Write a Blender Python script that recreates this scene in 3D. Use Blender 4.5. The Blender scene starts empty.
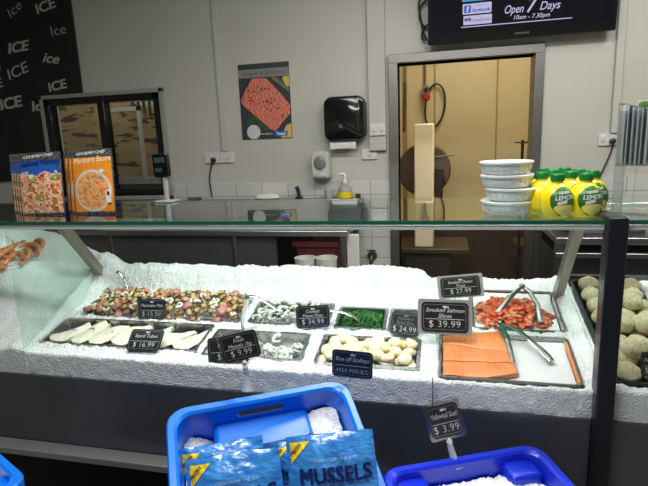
import bpy, math, random
from math import sin, cos, pi, radians, sqrt, tan
from mathutils import Vector, Matrix, noise, Euler
random.seed(7)
TILT, TILT2, CASEP, EXPO = 26, 6, 3.6, 0.0
S = bpy.context.scene
COL = S.collection
# ------------------------------------------------------------------ camera
FPX = 505.0
YAW, PIT, ROL, HGT = 0.2384536, 0.19953311, 0.04059776, 1.58
CF = Vector((-sin(YAW)*cos(PIT), cos(YAW)*cos(PIT), -sin(PIT)))
_r = Vector((cos(YAW), sin(YAW), 0)); _u = _r.cross(CF)
CR = _r*cos(ROL)-_u*sin(ROL); CU = _r*sin(ROL)+_u*cos(ROL)
CO = Vector((0, 0, HGT))
def ray(x, y): return FPX*CF+(x-324)*CR-(y-243)*CU
def at(x, y, Y):
    d = ray(x, y); return CO+d*(Y/d.y)
def atz(x, y, Z):
    d = ray(x, y); return CO+d*((Z-HGT)/d.z)
def atp(x, y, P, n):
    d = ray(x, y); return CO+d*((P-CO).dot(n)/d.dot(n))
cd = bpy.data.cameras.new('camera'); cam = bpy.data.objects.new('camera', cd); COL.objects.link(cam)
cam.matrix_world = Matrix.Translation(CO) @ Matrix((CR, CU, -CF)).transposed().to_4x4()
cd.sensor_fit = 'HORIZONTAL'; cd.sensor_width = 36; cd.lens = 36*FPX/648; cd.clip_start = .02
S.camera = cam
# deck of the case: local (x, t along slope, off above)
TAU = radians(14)
DM = Matrix.Translation((0, 1.43, .872)) @ Matrix.Rotation(TAU, 4, 'X')
DN = Vector((0, -sin(TAU), cos(TAU)))
def prj(P):
    d = Vector(P)-CO; z = d.dot(CF); return Vector((324+FPX*d.dot(CR)/z, 243-FPX*d.dot(CU)/z))
def mpx(P, ax=(0, 0, 1)): return .01/(prj(Vector(P)+.01*Vector(ax))-prj(P)).length     # metres per photo pixel along an axis
def deckpx(x, y, off=0):           # pixel -> deck local coordinates
    p = atp(x, y, Vector((0, 1.43, .872))+DN*off, DN)
    return DM.inverted() @ p
# ------------------------------------------------------------------ mesh builder
class MB:
    def __init__(s): s.v = []; s.f = []; s.uv = {}; s.mi = []
    def add(s, vs, fs, M=None, mi=0):
        o = len(s.v)
        for q in vs:
            q = Vector(q); s.v.append(M @ q if M else q)
        for f in fs: s.f.append([o+i for i in f]); s.mi.append(mi)
        return o
    def box(s, x0, x1, y0, y1, z0, z1, M=None, mi=0):
        s.add([(x0,y0,z0),(x1,y0,z0),(x1,y1,z0),(x0,y1,z0),(x0,y0,z1),(x1,y0,z1),(x1,y1,z1),(x0,y1,z1)],
              [(3,2,1,0),(4,5,6,7),(0,1,5,4),(1,2,6,5),(2,3,7,6),(3,0,4,7)], M, mi); return s
    def cyl(s, p0, p1, r0, r1=None, n=16, M=None, mi=0):
        return s.tube([p0, p1], [r0, r0 if r1 is None else r1], n, M, mi)
    def tube(s, pts, r, n=10, M=None, mi=0, flat=1.0, up=None):
        pts = [Vector(p) for p in pts]; m = len(pts)
        rs = r if isinstance(r, (list, tuple)) else [r]*m
        vs = []; fs = []; pv = None
        for i, p in enumerate(pts):
            d = (pts[min(i+1, m-1)]-pts[max(i-1, 0)]).normalized()
            if pv is None:
                a = Vector(up) if up else (Vector((0, 0, 1)) if abs(d.z) < .9 else Vector((1, 0, 0)))
            else: a = pv
            b = d.cross(a).normalized(); a = b.cross(d).normalized(); pv = a
            for k in range(n):
                an = 2*pi*k/n
                vs.append(p+(b*cos(an)+a*sin(an)*flat)*rs[i])
        for i in range(m-1):
            for k in range(n):
                k2 = (k+1) % n
                fs.append((i*n+k, i*n+k2, (i+1)*n+k2, (i+1)*n+k))
        fs.append(tuple(range(n))[::-1]); fs.append(tuple(range((m-1)*n, m*n)))
        s.add(vs, fs, M, mi); return s
    def lathe(s, prof, n=24, M=None, mi=0, cap=True):
        vs = []; fs = []; m = len(prof)
        for r, z in prof:
            for k in range(n):
                an = 2*pi*k/n; vs.append((r*cos(an), r*sin(an), z))
        for i in range(m-1):
            for k in range(n):
                k2 = (k+1) % n; fs.append((i*n+k, i*n+k2, (i+1)*n+k2, (i+1)*n+k))
        if cap: fs.append(tuple(range(n))[::-1]); fs.append(tuple(range((m-1)*n, m*n)))
        s.add(vs, fs, M, mi); return s
    def ell(s, c, rx, ry, rz, nu=14, nv=9, M=None, fn=None, mi=0):
        vs = []; fs = []
        for j in range(nv+1):
            ph = -pi/2+pi*j/nv
            for i in range(nu):
                th = 2*pi*i/nu
                d = Vector((cos(ph)*cos(th), cos(ph)*sin(th), sin(ph)))
                k = fn(d) if fn else 1
                vs.append(Vector(c)+Vector((d.x*rx*k, d.y*ry*k, d.z*rz*k)))
        for j in range(nv):
            for i in range(nu):
                i2 = (i+1) % nu; fs.append((j*nu+i, j*nu+i2, (j+1)*nu+i2, (j+1)*nu+i))
        s.add(vs, fs, M, mi); return s
    def grid(s, nu, nv, fn, M=None, mi=0, uv=True):
        o = len(s.v)
        for j in range(nv+1):
            for i in range(nu+1):
                q = Vector(fn(i/nu, j/nv)); s.v.append(M @ q if M else q)
                if uv: s.uv[len(s.v)-1] = (i/nu, j/nv)
        for j in range(nv):
            for i in range(nu):
                a = o+j*(nu+1)+i; s.f.append([a, a+1, a+nu+2, a+nu+1]); s.mi.append(mi)
        return s
    def prism(s, out, y0, y1, M=None, mi=0):      # outline in xz, CCW seen from -y
        n = len(out)
        vs = [(x, y0, z) for x, z in out]+[(x, y1, z) for x, z in out]
        fs = [tuple(range(n)), tuple(range(n, 2*n))[::-1]]+[(i, n+i, n+(i+1) % n, (i+1) % n) for i in range(n)]
        s.add(vs, fs, M, mi); return s
    def loops(s, loops, M=None, mi=0, cap0=True, cap1=True):
        n = len(loops[0]); vs = [q for l in loops for q in l]; fs = []
        for i in range(len(loops)-1):
            for k in range(n):
                k2 = (k+1) % n; fs.append((i*n+k, i*n+k2, (i+1)*n+k2, (i+1)*n+k))
        if cap0: fs.append(tuple(range(n))[::-1])
        if cap1: fs.append(tuple(range((len(loops)-1)*n, len(loops)*n)))
        s.add(vs, fs, M, mi); return s
    def xf(s, M): s.v = [M @ q for q in s.v]; return s
def rrect(x0, x1, y0, y1, r, z=None, k=5):
    out = []
    for cx, cy, a0 in ((x1-r, y0+r, -90), (x1-r, y1-r, 0), (x0+r, y1-r, 90), (x0+r, y0+r, 180)):
        for i in range(k+1):
            a = radians(a0+90*i/k); p = (cx+r*cos(a), cy+r*sin(a))
            out.append(p if z is None else (p[0], p[1], z))
    return out
PM = {}
def mesh_of(mb, mats, name, smooth):
    me = bpy.data.meshes.new(name)
    me.from_pydata([tuple(q) for q in mb.v], [], mb.f)
    for m in (mats if isinstance(mats, (list, tuple)) else [mats]): me.materials.append(m)
    if any(mb.mi): me.polygons.foreach_set('material_index', mb.mi)
    if mb.uv:
        ul = me.uv_layers.new(name='uv')
        for l in me.loops: ul.data[l.index].uv = mb.uv.get(l.vertex_index, (0, 0))
    if smooth:
        me.polygons.foreach_set('use_smooth', [True]*len(me.polygons))
    me.update()
    return me
def mods(o, bevel, seg, smooth, wn=True):
    if bevel:
        b = o.modifiers.new('bevel', 'BEVEL'); b.width = bevel; b.segments = seg; b.limit_method = 'ANGLE'; b.angle_limit = radians(40)
    if smooth == 'auto':
        o.data.polygons.foreach_set('use_smooth', [True]*len(o.data.polygons))
        try: o.data.set_sharp_from_angle(angle=radians(38))
        except Exception: pass
def tag(o, label=None, cat=None, group=None, kind=None):
    if label: o['label'] = label
    if cat: o['category'] = cat
    if group: o['group'] = group
    if kind: o['kind'] = kind
    return o
def thing(name, label, cat, M=None, group=None, kind=None):
    o = bpy.data.objects.new(name, None); COL.objects.link(o); o.empty_display_size = .05
    M = M if M is not None else Matrix()
    if isinstance(M, Vector): M = Matrix.Translation(M)
    o.matrix_world = M; PM[o] = M.copy()
    return tag(o, label, cat, group, kind)
def part(name, mb, m, parent, local=False, smooth='auto', bevel=0, seg=2, label=None, kind=None):
    P = PM[parent]
    if not local: mb.xf(P.inverted())
    o = bpy.data.objects.new(name, mesh_of(mb, m, name, smooth is True)); COL.objects.link(o)
    o.parent = parent; PM[o] = P.copy()
    mods(o, bevel, seg, smooth)
    return tag(o, label, kind=kind)
def single(name, mb, m, label=None, cat=None, group=None, kind=None, smooth='auto', bevel=0, seg=2, M=None):
    if M is None:
        xs = [q.x for q in mb.v]; ys = [q.y for q in mb.v]; zs = [q.z for q in mb.v]
        M = Matrix.Translation(((min(xs)+max(xs))/2, (min(ys)+max(ys))/2, min(zs)))
        mb.xf(M.inverted())
    o = bpy.data.objects.new(name, mesh_of(mb, m, name, smooth is True)); COL.objects.link(o)
    o.matrix_world = M; PM[o] = M.copy(); mods(o, bevel, seg, smooth)
    return tag(o, label, cat, group, kind)
def struct(name, mb, m, **k): return single(name, mb, m, kind='structure', **k)
def copy_tree(o, M, label=None, group=None, parent=None):
    c = o.copy(); COL.objects.link(c)
    if parent is None: c.matrix_world = M
    else: c.parent = parent
    if label: c['label'] = label
    if group: c['group'] = group
    PM[c] = M.copy()
    for ch in list(o.children): copy_tree(ch, M, None, None, c)
    return c
CAPH = 1.0
def text(s, h, shear=0, bold=0, ext=.0004, align='CENTER', spacing=1):
    cu = bpy.data.curves.new('t', 'FONT'); cu.body = s; cu.size = 1; cu.shear = shear; cu.align_x = align
    cu.space_character = spacing; cu.offset = min(0, bold); cu.extrude = 0; cu.resolution_u = 3
    o = bpy.data.objects.new('t', cu)
    me = bpy.data.meshes.new_from_object(o); mb = MB()
    k = h/CAPH
    for v in me.vertices: mb.v.append(Vector((v.co.x*k, -ext, v.co.y*k)))
    P = [list(p.vertices) for p in me.polygons if all(-.32 < me.vertices[i].co.y < .95 for i in p.vertices)]
    n0 = len(mb.v); base = list(mb.v); b = max(0, bold)*k
    if b:
        mb.v = []
        for j, (dx, dz) in enumerate(((-b, -b*.6), (b, -b*.6), (-b, b*.6), (b, b*.6), (0, 0))):
            mb.v += [Vector((q.x+dx, q.y-.00002*j, q.z+dz)) for q in base]; mb.f += [[i+j*n0 for i in f] for f in P]
    else: mb.f = P
    mb.mi = [0]*len(mb.f)
    bpy.data.objects.remove(o); bpy.data.curves.remove(cu); bpy.data.meshes.remove(me)
    return mb
_t = text('H', 1.0); CAPH = max(q.z for q in _t.v)
def densify(mb, L):
    import bmesh
    bm = bmesh.new(); vs = [bm.verts.new(q) for q in mb.v]
    for f in mb.f:
        try: bm.faces.new([vs[i] for i in f])
        except ValueError: pass
    bmesh.ops.triangulate(bm, faces=bm.faces[:])
    for _ in range(5):
        e = [e for e in bm.edges if e.calc_length() > L]
        if not e: break
        bmesh.ops.subdivide_edges(bm, edges=e, cuts=1); bmesh.ops.triangulate(bm, faces=[f for f in bm.faces if len(f.verts) > 3])
    bm.verts.index_update(); r = MB(); r.v = [v.co.copy() for v in bm.verts]; r.f = [[v.index for v in f.verts] for f in bm.faces]; r.mi = [0]*len(r.f); bm.free(); return r
def merge(*ms):
    r = MB()
    for m in ms:
        o = len(r.v); r.v += m.v; r.f += [[i+o for i in f] for f in m.f]; r.mi += m.mi
        for k, q in m.uv.items(): r.uv[k+o] = q
    return r
def T(x, y, z): return Matrix.Translation((x, y, z))
def R(a, ax): return Matrix.Rotation(radians(a), 4, ax)
def quad(c, Y, yaw=0, tilt=0):
    """four photo corners (TL TR BR BL) on a plane at depth Y -> frame (x right, y away, z up; origin centre), w, h"""
    cx = sum(p[0] for p in c)/4; cy = sum(p[1] for p in c)/4
    P = at(cx, cy, Y); a = radians(yaw); t = radians(tilt)
    x = Vector((cos(a), sin(a), 0)); z = Vector((-sin(a)*sin(t), cos(a)*sin(t), cos(t))); n = z.cross(x)
    q = [atp(*p, P, n) for p in c]
    rx = (q[1]-q[0]+q[2]-q[3]); w = rx.length/2; rx.normalize()
    uz = (q[0]-q[3]+q[1]-q[2]); hh = uz.length/2; uz = (uz-rx*uz.dot(rx)).normalized(); ny = uz.cross(rx)
    M = Matrix((rx, ny, uz)).transposed().to_4x4(); M.translation = sum(q, Vector())/4
    return M, w, hh
# ------------------------------------------------------------------ materials
def lin(c): return tuple((x/12.92 if x <= .04045 else ((x+.055)/1.055)**2.4) for x in c)
def rgb(r, g, b): return lin((r/255, g/255, b/255))+(1,)
class N:
    def __init__(s, name):
        s.m = bpy.data.materials.new(name); s.m.use_nodes = True; s.t = s.m.node_tree; s.b = s.t.nodes['Principled BSDF']; s.o = s.t.nodes['Material Output']
    def n(s, ty, **k):
        q = s.t.nodes.new(ty)
        for a, b in k.items():
            if a in q.inputs.keys() if hasattr(q.inputs, 'keys') else False: q.inputs[a].default_value = b
            else: setattr(q, a, b)
        return q
    def l(s, a, b): s.t.links.new(a, b)
    def co(s, which='Object', scale=None):
        q = s.n('ShaderNodeTexCoord').outputs[which]
        if scale:
            mp = s.n('ShaderNodeMapping'); mp.inputs['Scale'].default_value = scale if isinstance(scale, tuple) else (scale,)*3
            s.l(q, mp.inputs[0]); q = mp.outputs[0]
        return q
    def noise(s, co, scale, detail=3, rough=.5):
        q = s.n('ShaderNodeTexNoise'); q.inputs['Scale'].default_value = scale; q.inputs['Detail'].default_value = detail; q.inputs['Roughness'].default_value = rough
        s.l(co, q.inputs['Vector']); return q.outputs['Fac']
    def vor(s, co, scale, out='Distance', feature='F1'):
        q = s.n('ShaderNodeTexVoronoi'); q.feature = feature; q.inputs['Scale'].default_value = scale; s.l(co, q.inputs['Vector']); return q.outputs[out]
    def ramp(s, fac, stops, interp='LINEAR'):
        q = s.n('ShaderNodeValToRGB'); q.color_ramp.interpolation = interp
        e = q.color_ramp.elements
        while len(e) < len(stops): e.new(.5)
        for x, (p, c) in zip(e, stops): x.position = p; x.color = c if len(c) == 4 else c+(1,)
        s.l(fac, q.inputs[0]); return q.outputs[0]
    def bump(s, h, strength=.3, dist=.002):
        q = s.n('ShaderNodeBump'); q.inputs['Strength'].default_value = strength; q.inputs['Distance'].default_value = dist
        s.l(h, q.inputs['Height']); s.l(q.outputs[0], s.b.inputs['Normal'])
    def mix(s, f, a, b):
        q = s.n('ShaderNodeMix'); q.data_type = 'RGBA'
        for v, i in ((f, 0), (a, 6), (b, 7)):
            if hasattr(v, 'is_linked'): s.l(v, q.inputs[i])
            else: q.inputs[i].default_value = v
        return q.outputs[2]
    def math(s, op, a, b=0.0, clamp=False):
        q = s.n('ShaderNodeMath'); q.operation = op; q.use_clamp = clamp
        for v, i in ((a, 0), (b, 1)):
            if hasattr(v, 'is_linked'): s.l(v, q.inputs[i])
            else: q.inputs[i].default_value = v
        return q.outputs[0]
    def set(s, **k):
        for a, b in k.items():
            s.b.inputs[a.replace('_', ' ')].default_value = b
        return s
    def color(s, c):
        if hasattr(c, 'is_linked'): s.l(c, s.b.inputs['Base Color'])
        else: s.b.inputs['Base Color'].default_value = c
        return s
def mat(name, c, rough=.5, metal=0, var=.0, vs=30, bump=0, bs=200, bd=.001, sss=0, trans=0, spec=.5, coat=0, alpha=1):
    q = N(name); q.set(Roughness=rough, Metallic=metal)
    q.b.inputs['Specular IOR Level'].default_value = spec
    if var:
        co = q.co(); f = q.noise(co, vs, 4)
        d = tuple(max(0, x*(1-var)) for x in c[:3])+(1,); l = tuple(min(1, x*(1+var)) for x in c[:3])+(1,)
        q.color(q.ramp(f, [(.3, d), (.7, l)]))
    else: q.color(c)
    if bump: q.bump(q.noise(q.co(), bs, 3), bump, bd)
    if sss: q.b.inputs['Subsurface Weight'].default_value = sss; q.b.inputs['Subsurface Radius'].default_value = (.012, .008, .006); q.b.inputs['Subsurface Scale'].default_value = 1
    if trans: q.b.inputs['Transmission Weight'].default_value = trans
    if coat: q.b.inputs['Coat Weight'].default_value = coat; q.b.inputs['Coat Roughness'].default_value = .08
    if alpha < 1: q.b.inputs['Alpha'].default_value = alpha
    return q.m
def emis(name, c, st):
    q = N(name); q.color((0, 0, 0, 1)); q.b.inputs['Emission Color'].default_value = c; q.b.inputs['Emission Strength'].default_value = st; return q.m
def glass(name, tint, base=.035, rough=.0, refl=1.0):
    q = N(name); t = q.t; t.nodes.remove(q.b)
    lw = q.n('ShaderNodeLayerWeight'); lw.inputs['Blend'].default_value = .5
    f = q.math('POWER', lw.outputs['Facing'], 5); f = q.math('MULTIPLY', f, (1-base)*refl); f = q.math('ADD', f, base*refl)
    tr = q.n('ShaderNodeBsdfTransparent'); tr.inputs[0].default_value = tint
    gl = q.n('ShaderNodeBsdfGlossy'); gl.inputs['Roughness'].default_value = rough; gl.inputs[0].default_value = (1, 1, 1, 1)
    mx = q.n('ShaderNodeMixShader'); q.l(f, mx.inputs[0]); q.l(tr.outputs[0], mx.inputs[1]); q.l(gl.outputs[0], mx.inputs[2]); q.l(mx.outputs[0], q.o.inputs[0])
    return q.m
def steel_m(name, c=(.55, .55, .54, 1), rough=.3, streak=(3, 3, 200)):
    q = N(name); co = q.co('Object', streak); f = q.noise(co, 4, 4)
    q.color(q.ramp(f, [(.3, tuple(x*.8 for x in c[:3])+(1,)), (.7, c)])); q.set(Metallic=1.0)
    r = q.math('MULTIPLY', f, .25); r = q.math('ADD', r, rough-.1); q.l(r, q.b.inputs['Roughness'])
    return q.m
STEEL = steel_m('brushed_steel', (.25, .245, .235, 1), .38); STEEL_H = steel_m('brushed_steel_wide', (.5, .5, .5, 1), .32, (200, 3, 3))
CHROME = mat('chrome', (.75, .75, .75, 1), .12, 1)
DSTEEL = steel_m('dark_steel', (.17, .175, .19, 1), .36, (120, 3, 3))
BLACK = mat('black_plastic', (.012, .012, .013, 1), .35)
GLBLACK = mat('gloss_black', (.008, .008, .009, 1), .12)
MATBLACK = mat('matt_black', (.01, .01, .011, 1), .7, var=.3, vs=8)
WHITEP = mat('white_plastic', rgb(225, 224, 218), .35)
GREYP = mat('grey_plastic', rgb(150, 152, 150), .4)
WHITE_T = mat('white_print', rgb(235, 235, 235), .5)
GREY_T = mat('chalk_print', rgb(178, 178, 174), .7, var=.25, vs=60)
# ================================================================== ROOM
WY = 3.5
q = N('wall_paint'); co = q.co()
f = q.noise(co, 1.2, 5); s2 = q.noise(co, 60, 2)
c = q.ramp(f, [(.3, rgb(178, 177, 166)), (.7, rgb(190, 189, 180))])
spk = q.math('GREATER_THAN', q.noise(q.co('Object', (1, 1, 1.6)), 22, 2), .755)
c = q.mix(q.math('MULTIPLY', spk, .55), c, rgb(120, 92, 70)); q.color(c); q.set(Roughness=.55); q.bump(s2, .08, .001)
WALL = q.m
q = N('splash_tile'); co = q.co('Object')
mp = q.n('ShaderNodeMapping'); mp.inputs['Rotation'].default_value = (radians(90), 0, 0); q.l(co, mp.inputs[0])
br = q.n('ShaderNodeTexBrick'); br.offset = 0; br.squash = 1
for k, v in (('Scale', 1), ('Brick Width', .2), ('Row Height', .15), ('Mortar Size', .003), ('Mortar Smooth', .1)): br.inputs[k].default_value = v
br.inputs['Color1'].default_value = rgb(196, 197, 192); br.inputs['Color2'].default_value = rgb(188, 190, 186); br.inputs['Mortar'].default_value = rgb(150, 146, 134)
q.l(mp.outputs[0], br.inputs['Vector']); q.color(br.outputs['Color']); q.set(Roughness=.22)
TILE = q.m
CEILM = mat('ceiling_paint', rgb(200, 200, 196), .8)
FLOORM = mat('floor_vinyl', rgb(128, 124, 118), .35, var=.3, vs=12)
q = N('cold_room_panel'); f = q.noise(q.co(), 1.5, 3)
q.color(q.ramp(f, [(.3, rgb(202, 184, 140)), (.7, rgb(212, 194, 150))])); q.set(Roughness=.4); PANEL = q.m
DADO = mat('dark_dado', rgb(66, 52, 40), .45, var=.2, vs=6)

XL, XR, YF, ZC = -4.6, 2.4, -2.6, 3.05
DX0, DX1, DZ = -.305, .535, 2.055          # doorway
WX0, WX1, WZ0, WZ1 = -3.06, -2.05, 1.22, 1.98
m = MB()
def wallbox(x0, x1, z0, z1): m.box(x0, x1, WY, WY+.14, z0, z1)
wallbox(XL, WX0, 0, ZC); wallbox(WX0, WX1, 0, WZ0); wallbox(WX0, WX1, WZ1, ZC); wallbox(WX1, DX0, 0, ZC)
wallbox(DX0, DX1, DZ, ZC); wallbox(DX1, XR, 0, ZC)
struct('wall_back', m, WALL)
struct('wall_left', MB().box(XL-.1, XL, YF, WY, 0, ZC), WALL)
struct('wall_right', MB().box(XR, XR+.1, YF, WY, 0, ZC), WALL)
struct('wall_front', MB().box(XL, XR, YF-.1, YF, 0, ZC), WALL)
struct('floor', MB().box(XL-.1, XR+.1, YF-.1, 6.2, -.1, 0), FLOORM)
struct('ceiling', MB().box(XL-.1, XR+.1, YF-.1, 6.2, ZC, ZC+.1), CEILM)
# tiled splashback
m = MB()
m.box(-2.0, DX0-.06, WY-.008, WY, .15, 1.295); m.box(DX1+.06, XR, WY-.008, WY, .15, 1.295); m.box(XL, -3.1, WY-.008, WY, .15, 1.19); m.box(-3.1, -2.0, WY-.008, WY, .15, 1.19)
struct('trim_1', m, TILE)
# wall cover strips
q = mat('cover_strip', rgb(182, 181, 172), .5)
def strip(n, x0, x1, z0, z1, d=.02): struct(n, MB().box(x0, x1, WY-d, WY, z0, z1), q, bevel=.004)
sx_ = at(226, 152, WY).x; strip('trim_2', sx_-.024, sx_+.018, 1.53, ZC, .018)
strip('trim_3', -.50, -.385, 1.50, ZC, .03)
strip('trim_4', .985, 1.03, 1.555, ZC, .025)
# stainless door frame
m = MB()
for y0, y1 in ((WY-.03, WY+.15),):
    m.box(DX0-.06, DX0, y0, y1, 0, DZ+.055); m.box(DX1, DX1+.055, y0, y1, 0, DZ+.055); m.box(DX0-.06, DX1+.055, y0-.001, y1+.001, DZ, DZ+.056)
struct('door_1', m, STEEL, bevel=.003)
# room beyond the doorway
m = MB().box(-1.4, 1.9, 5.35, 5.45, .72, ZC); struct('wall_inner_back', m, PANEL)
m = MB().box(-1.4, 1.9, 5.33, 5.45, 0, .72); struct('trim_5', m, DADO)
struct('wall_inner_left', MB().box(-1.5, -1.4, WY+.14, 5.45, 0, ZC), PANEL)
struct('wall_inner_right', MB().box(.98, 1.06, WY+.14, 5.45, 0, ZC), PANEL)
m = MB()
for px in (435, 497): 
    x = at(px, 100, 5.34).x; m.box(x-.006, x+.006, 5.335, 5.35, .72, ZC)
m.box(at(405, 100, 5.34).x-.02, at(405, 100, 5.34).x+.02, 5.335, 5.35, .72, ZC)
struct('trim_6', m, mat('panel_joint', rgb(165, 138, 92), .5))
# window, with its beach reflection set up as a print behind it
m = MB(); t = .055
m.box(WX0, WX1, WY-.02, WY+.06, WZ1-.05, WZ1); m.box(WX0, WX1, WY-.02, WY+.06, WZ0, WZ0+.05)
m.box(WX0, WX0+t, WY-.02, WY+.06, WZ0, WZ1); m.box(WX1-t, WX1, WY-.02, WY+.06, WZ0, WZ1)
mx = at(105, 130, WY).x; m.box(mx-.028, mx+.028, WY-.022, WY+.06, WZ0, WZ1)
wf = struct('window_1', m, GLBLACK, bevel=.003)
m = MB(); a = .03
m.box(WX0-a, WX1+a, WY-.028, WY+.0, WZ1, WZ1+a); m.box(WX1, WX1+a, WY-.028, WY, WZ0-a, WZ1+a); m.box(WX0-a, WX0, WY-.028, WY, WZ0-a, WZ1+a); m.box(WX0-a, WX1+a, WY-.028, WY, WZ0-a, WZ0)
struct('trim_7', m, mat('window_surround', rgb(150, 150, 142), .5), bevel=.003)
WGL = glass('window_glass', (.75, .77, .75, 1), .04, 0, 1)
struct('window_2', MB().box(WX0+t, mx-.028, WY+.02, WY+.026, WZ0+.05, WZ1-.05), WGL)
struct('window_3', MB().box(mx+.028, WX1-t, WY+.032, WY+.038, WZ0+.05, WZ1-.05), WGL)
struct('wall_behind_window', MB().box(-3.6, -1.6, 4.6, 4.7, 0, ZC).box(-3.7, -3.6, WY+.14, 4.7, 0, ZC).box(-1.6, -1.502, WY+.14, 4.7, 0, ZC), CEILM)
# beach reflected in the window panes, painted as a print behind them
q = N('beach_reflection_print'); uvn = q.n('ShaderNodeUVMap'); uvn.uv_map = 'uv'; uv = uvn.outputs[0]
sp = q.n('ShaderNodeSeparateXYZ'); q.l(uv, sp.inputs[0]); U, V = sp.outputs[0], sp.outputs[1]
n1 = q.noise(uv, 5, 5, .6)
mpp = q.n('ShaderNodeMapping'); mpp.inputs['Scale'].default_value = (4, 9, 1); q.l(uv, mpp.inputs[0])
n2 = q.noise(mpp.outputs[0], 1.4, 4, .6)
sand = q.ramp(n1, [(.3, rgb(150, 128, 92)), (.7, rgb(186, 164, 124))])
c = q.mix(q.math('GREATER_THAN', n2, .56), sand, rgb(62, 48, 34))
shore = q.math('ADD', q.math('MULTIPLY', U, -.62), 1.0)
shore = q.math('ADD', shore, q.math('MULTIPLY', n1, .08))
sea = q.math('MULTIPLY', q.math('GREATER_THAN', V, shore), q.math('GREATER_THAN', U, .38))
c = q.mix(sea, c, q.ramp(n2, [(.35, rgb(165, 175, 185)), (.65, rgb(205, 210, 214))]))
q.color(c); q.set(Roughness=.4); BEACH = q.m
x0, x1, z0, z1 = -3.55, -1.75, 1.33, 2.2
bp = thing('beach_reflection', 'reflection of a beach with seaweed on sand, painted as a print behind the black framed window', 'picture', Vector(((x0+x1)/2, 4.2, z0)))
part('print', MB().grid(1, 1, lambda u, v: (x0+(x1-x0)*u, 4.2, z0+(z1-z0)*v)), BEACH, bp, smooth=False)
part('backing', MB().box(x0, x1, 4.203, 4.225, z0, z1), GREYP, bp)
m = MB()
for k in range(9):
    x = x0+.80+.055*k; b = 1.93-.022*k+.0; m.box(x, x+.022, 4.188, 4.1995, b, 2.15)
part('mooring_posts', m, mat('dark_post_print', rgb(48, 46, 46), .6), bp, label='row of dark wooden posts along the shoreline')
part('leg', MB().box(x0+.2, x0+.26, 4.2, 4.25, 0, z0), BLACK, bp); part('leg', MB().box(x1-.26, x1-.2, 4.2, 4.25, 0, z0), BLACK, bp)
fx0 = at(105, 150, 4.0).x; fx1 = at(144, 150, 4.0).x; fz1 = at(125, 107, 4.0).z; fz0 = 1.2
m = MB().box(fx0, fx1, 4, 4.02, fz1-.035, fz1).box(fx1-.035, fx1, 4, 4.02, 0, fz1).box(fx0, fx0+.02, 4, 4.02, 0, fz1)
single('picture_frame', m, WHITEP, 'slim white frame standing behind the right window pane', 'frame')
m = MB().box(-2.95, -1.72, 3.68, 3.95, .0, 1.30)
single('steel_cabinet', m, STEEL, 'brushed steel cabinet seen low through the black framed window', 'cabinet', bevel=.005)

# ================================================================== WALL THINGS
# black ICE board
bx1 = -2.70; BY = 3.478
board = thing('ice_board', 'tall black board printed all over with the word ICE in grey lettering', 'sign', Vector((-3.4, BY, 1.1)))
part('panel', MB().prism([(-4.3, 1.05), (-3.10, 1.05), (-3.10, WZ1+.015), (bx1, WZ1+.015), (bx1, ZC-.02), (-4.3, ZC-.02)], BY, WY), MATBLACK, board, smooth=False)
def ice(s, px, py, hp, rot, shear=0, bold=0, sx=1):
    p = at(px, py, BY-.001); k = mpx(p); kx = mpx(p, (1, 0, 0))
    hp *= .88; t = text(s, hp*k, shear, bold)
    t.xf(Matrix.Translation((p.x, BY-.001, p.z)) @ Matrix.Rotation(radians(-rot), 4, 'Y') @ Matrix.Diagonal((sx*kx/k, 1, 1, 1)) @ T(0, 0, -hp*k/2))
    part('word', t, GREY_T, board, smooth=False)
ice('Ice', 14, 9, 11, 30, .1, -.01); ice('ICE', 45, 6, 11, 12, .05, .03); ice('Ice', 58, 30, 11, 5, 0, -.01)
ice('ICE', 17, 47, 11, 4, .25, .04); ice('ice', 50, 58, 11, -10, .35, .02); ice('ICE', 17, 71, 12, 16, .1, .01)
ice('Ice', -7, 68, 10, 8, .1, .01); ice('ICE', -7, 84, 10, 5, 0, .03); ice('ICE', 10, 103, 12, 6, .1, .04)
ice('ICE', 57, 85.5, 10, 8, .05, .03); ice('Ic', 36, 106, 11, 2, .1, .03)
# salmon poster
M, w, h = quad(((238,65),(289,61),(292,138),(242,140)), WY-.004)
post = thing('salmon_poster', 'paper poster of a raw salmon fillet with handwritten heading above the bench', 'poster', M)
hw, hh = w/2, h/2
q = N('poster_slate'); q.color(q.ramp(q.noise(q.co('Object', (4, 4, 60)), 4, 4), [(.3, rgb(38, 40, 44)), (.7, rgb(66, 68, 72))])); q.set(Roughness=.4)
part('sheet', MB().box(-hw, hw, 0, .0045, -hh, hh), q.m, post, local=True, smooth=False)
part('heading_band', MB().box(-hw, hw, -.0006, 0, hh*.64, hh*.86), mat('poster_band', rgb(128, 126, 122), .5), post, local=True, smooth=False)
part('heading', text('Simple & delicious', h*.055, .45, -.012).xf(T(0, -.001, hh*.70)), mat('ink', rgb(30, 30, 32), .5), post, local=True, smooth=False)
q = N('salmon_print'); co = q.co('Object', (20, 20, 20))
wv = q.n('ShaderNodeTexWave'); wv.inputs['Scale'].default_value = 1.1; wv.inputs['Distortion'].default_value = 14; wv.inputs['Detail'].default_value = 3; q.l(co, wv.inputs['Vector'])
c = q.ramp(wv.outputs['Fac'], [(.15, rgb(190, 84, 62)), (.6, rgb(208, 106, 82)), (1, rgb(226, 160, 138))]); q.color(c); q.set(Roughness=.4); SALP = q.m
out = [(-.95,.05),(-.72,.36),(-.45,.62),(.1,.60),(.62,.2),(.97,-.12),(.95,-.34),(.35,-.80),(.18,-.74),(-.55,-.28),(-.86,-.08)][::-1]
part('salmon_fillet', MB().prism([(x*hw, z*hh) for x, z in out][::-1], -.0012, 0), SALP, post, local=True, smooth=False)
m = MB()
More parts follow.
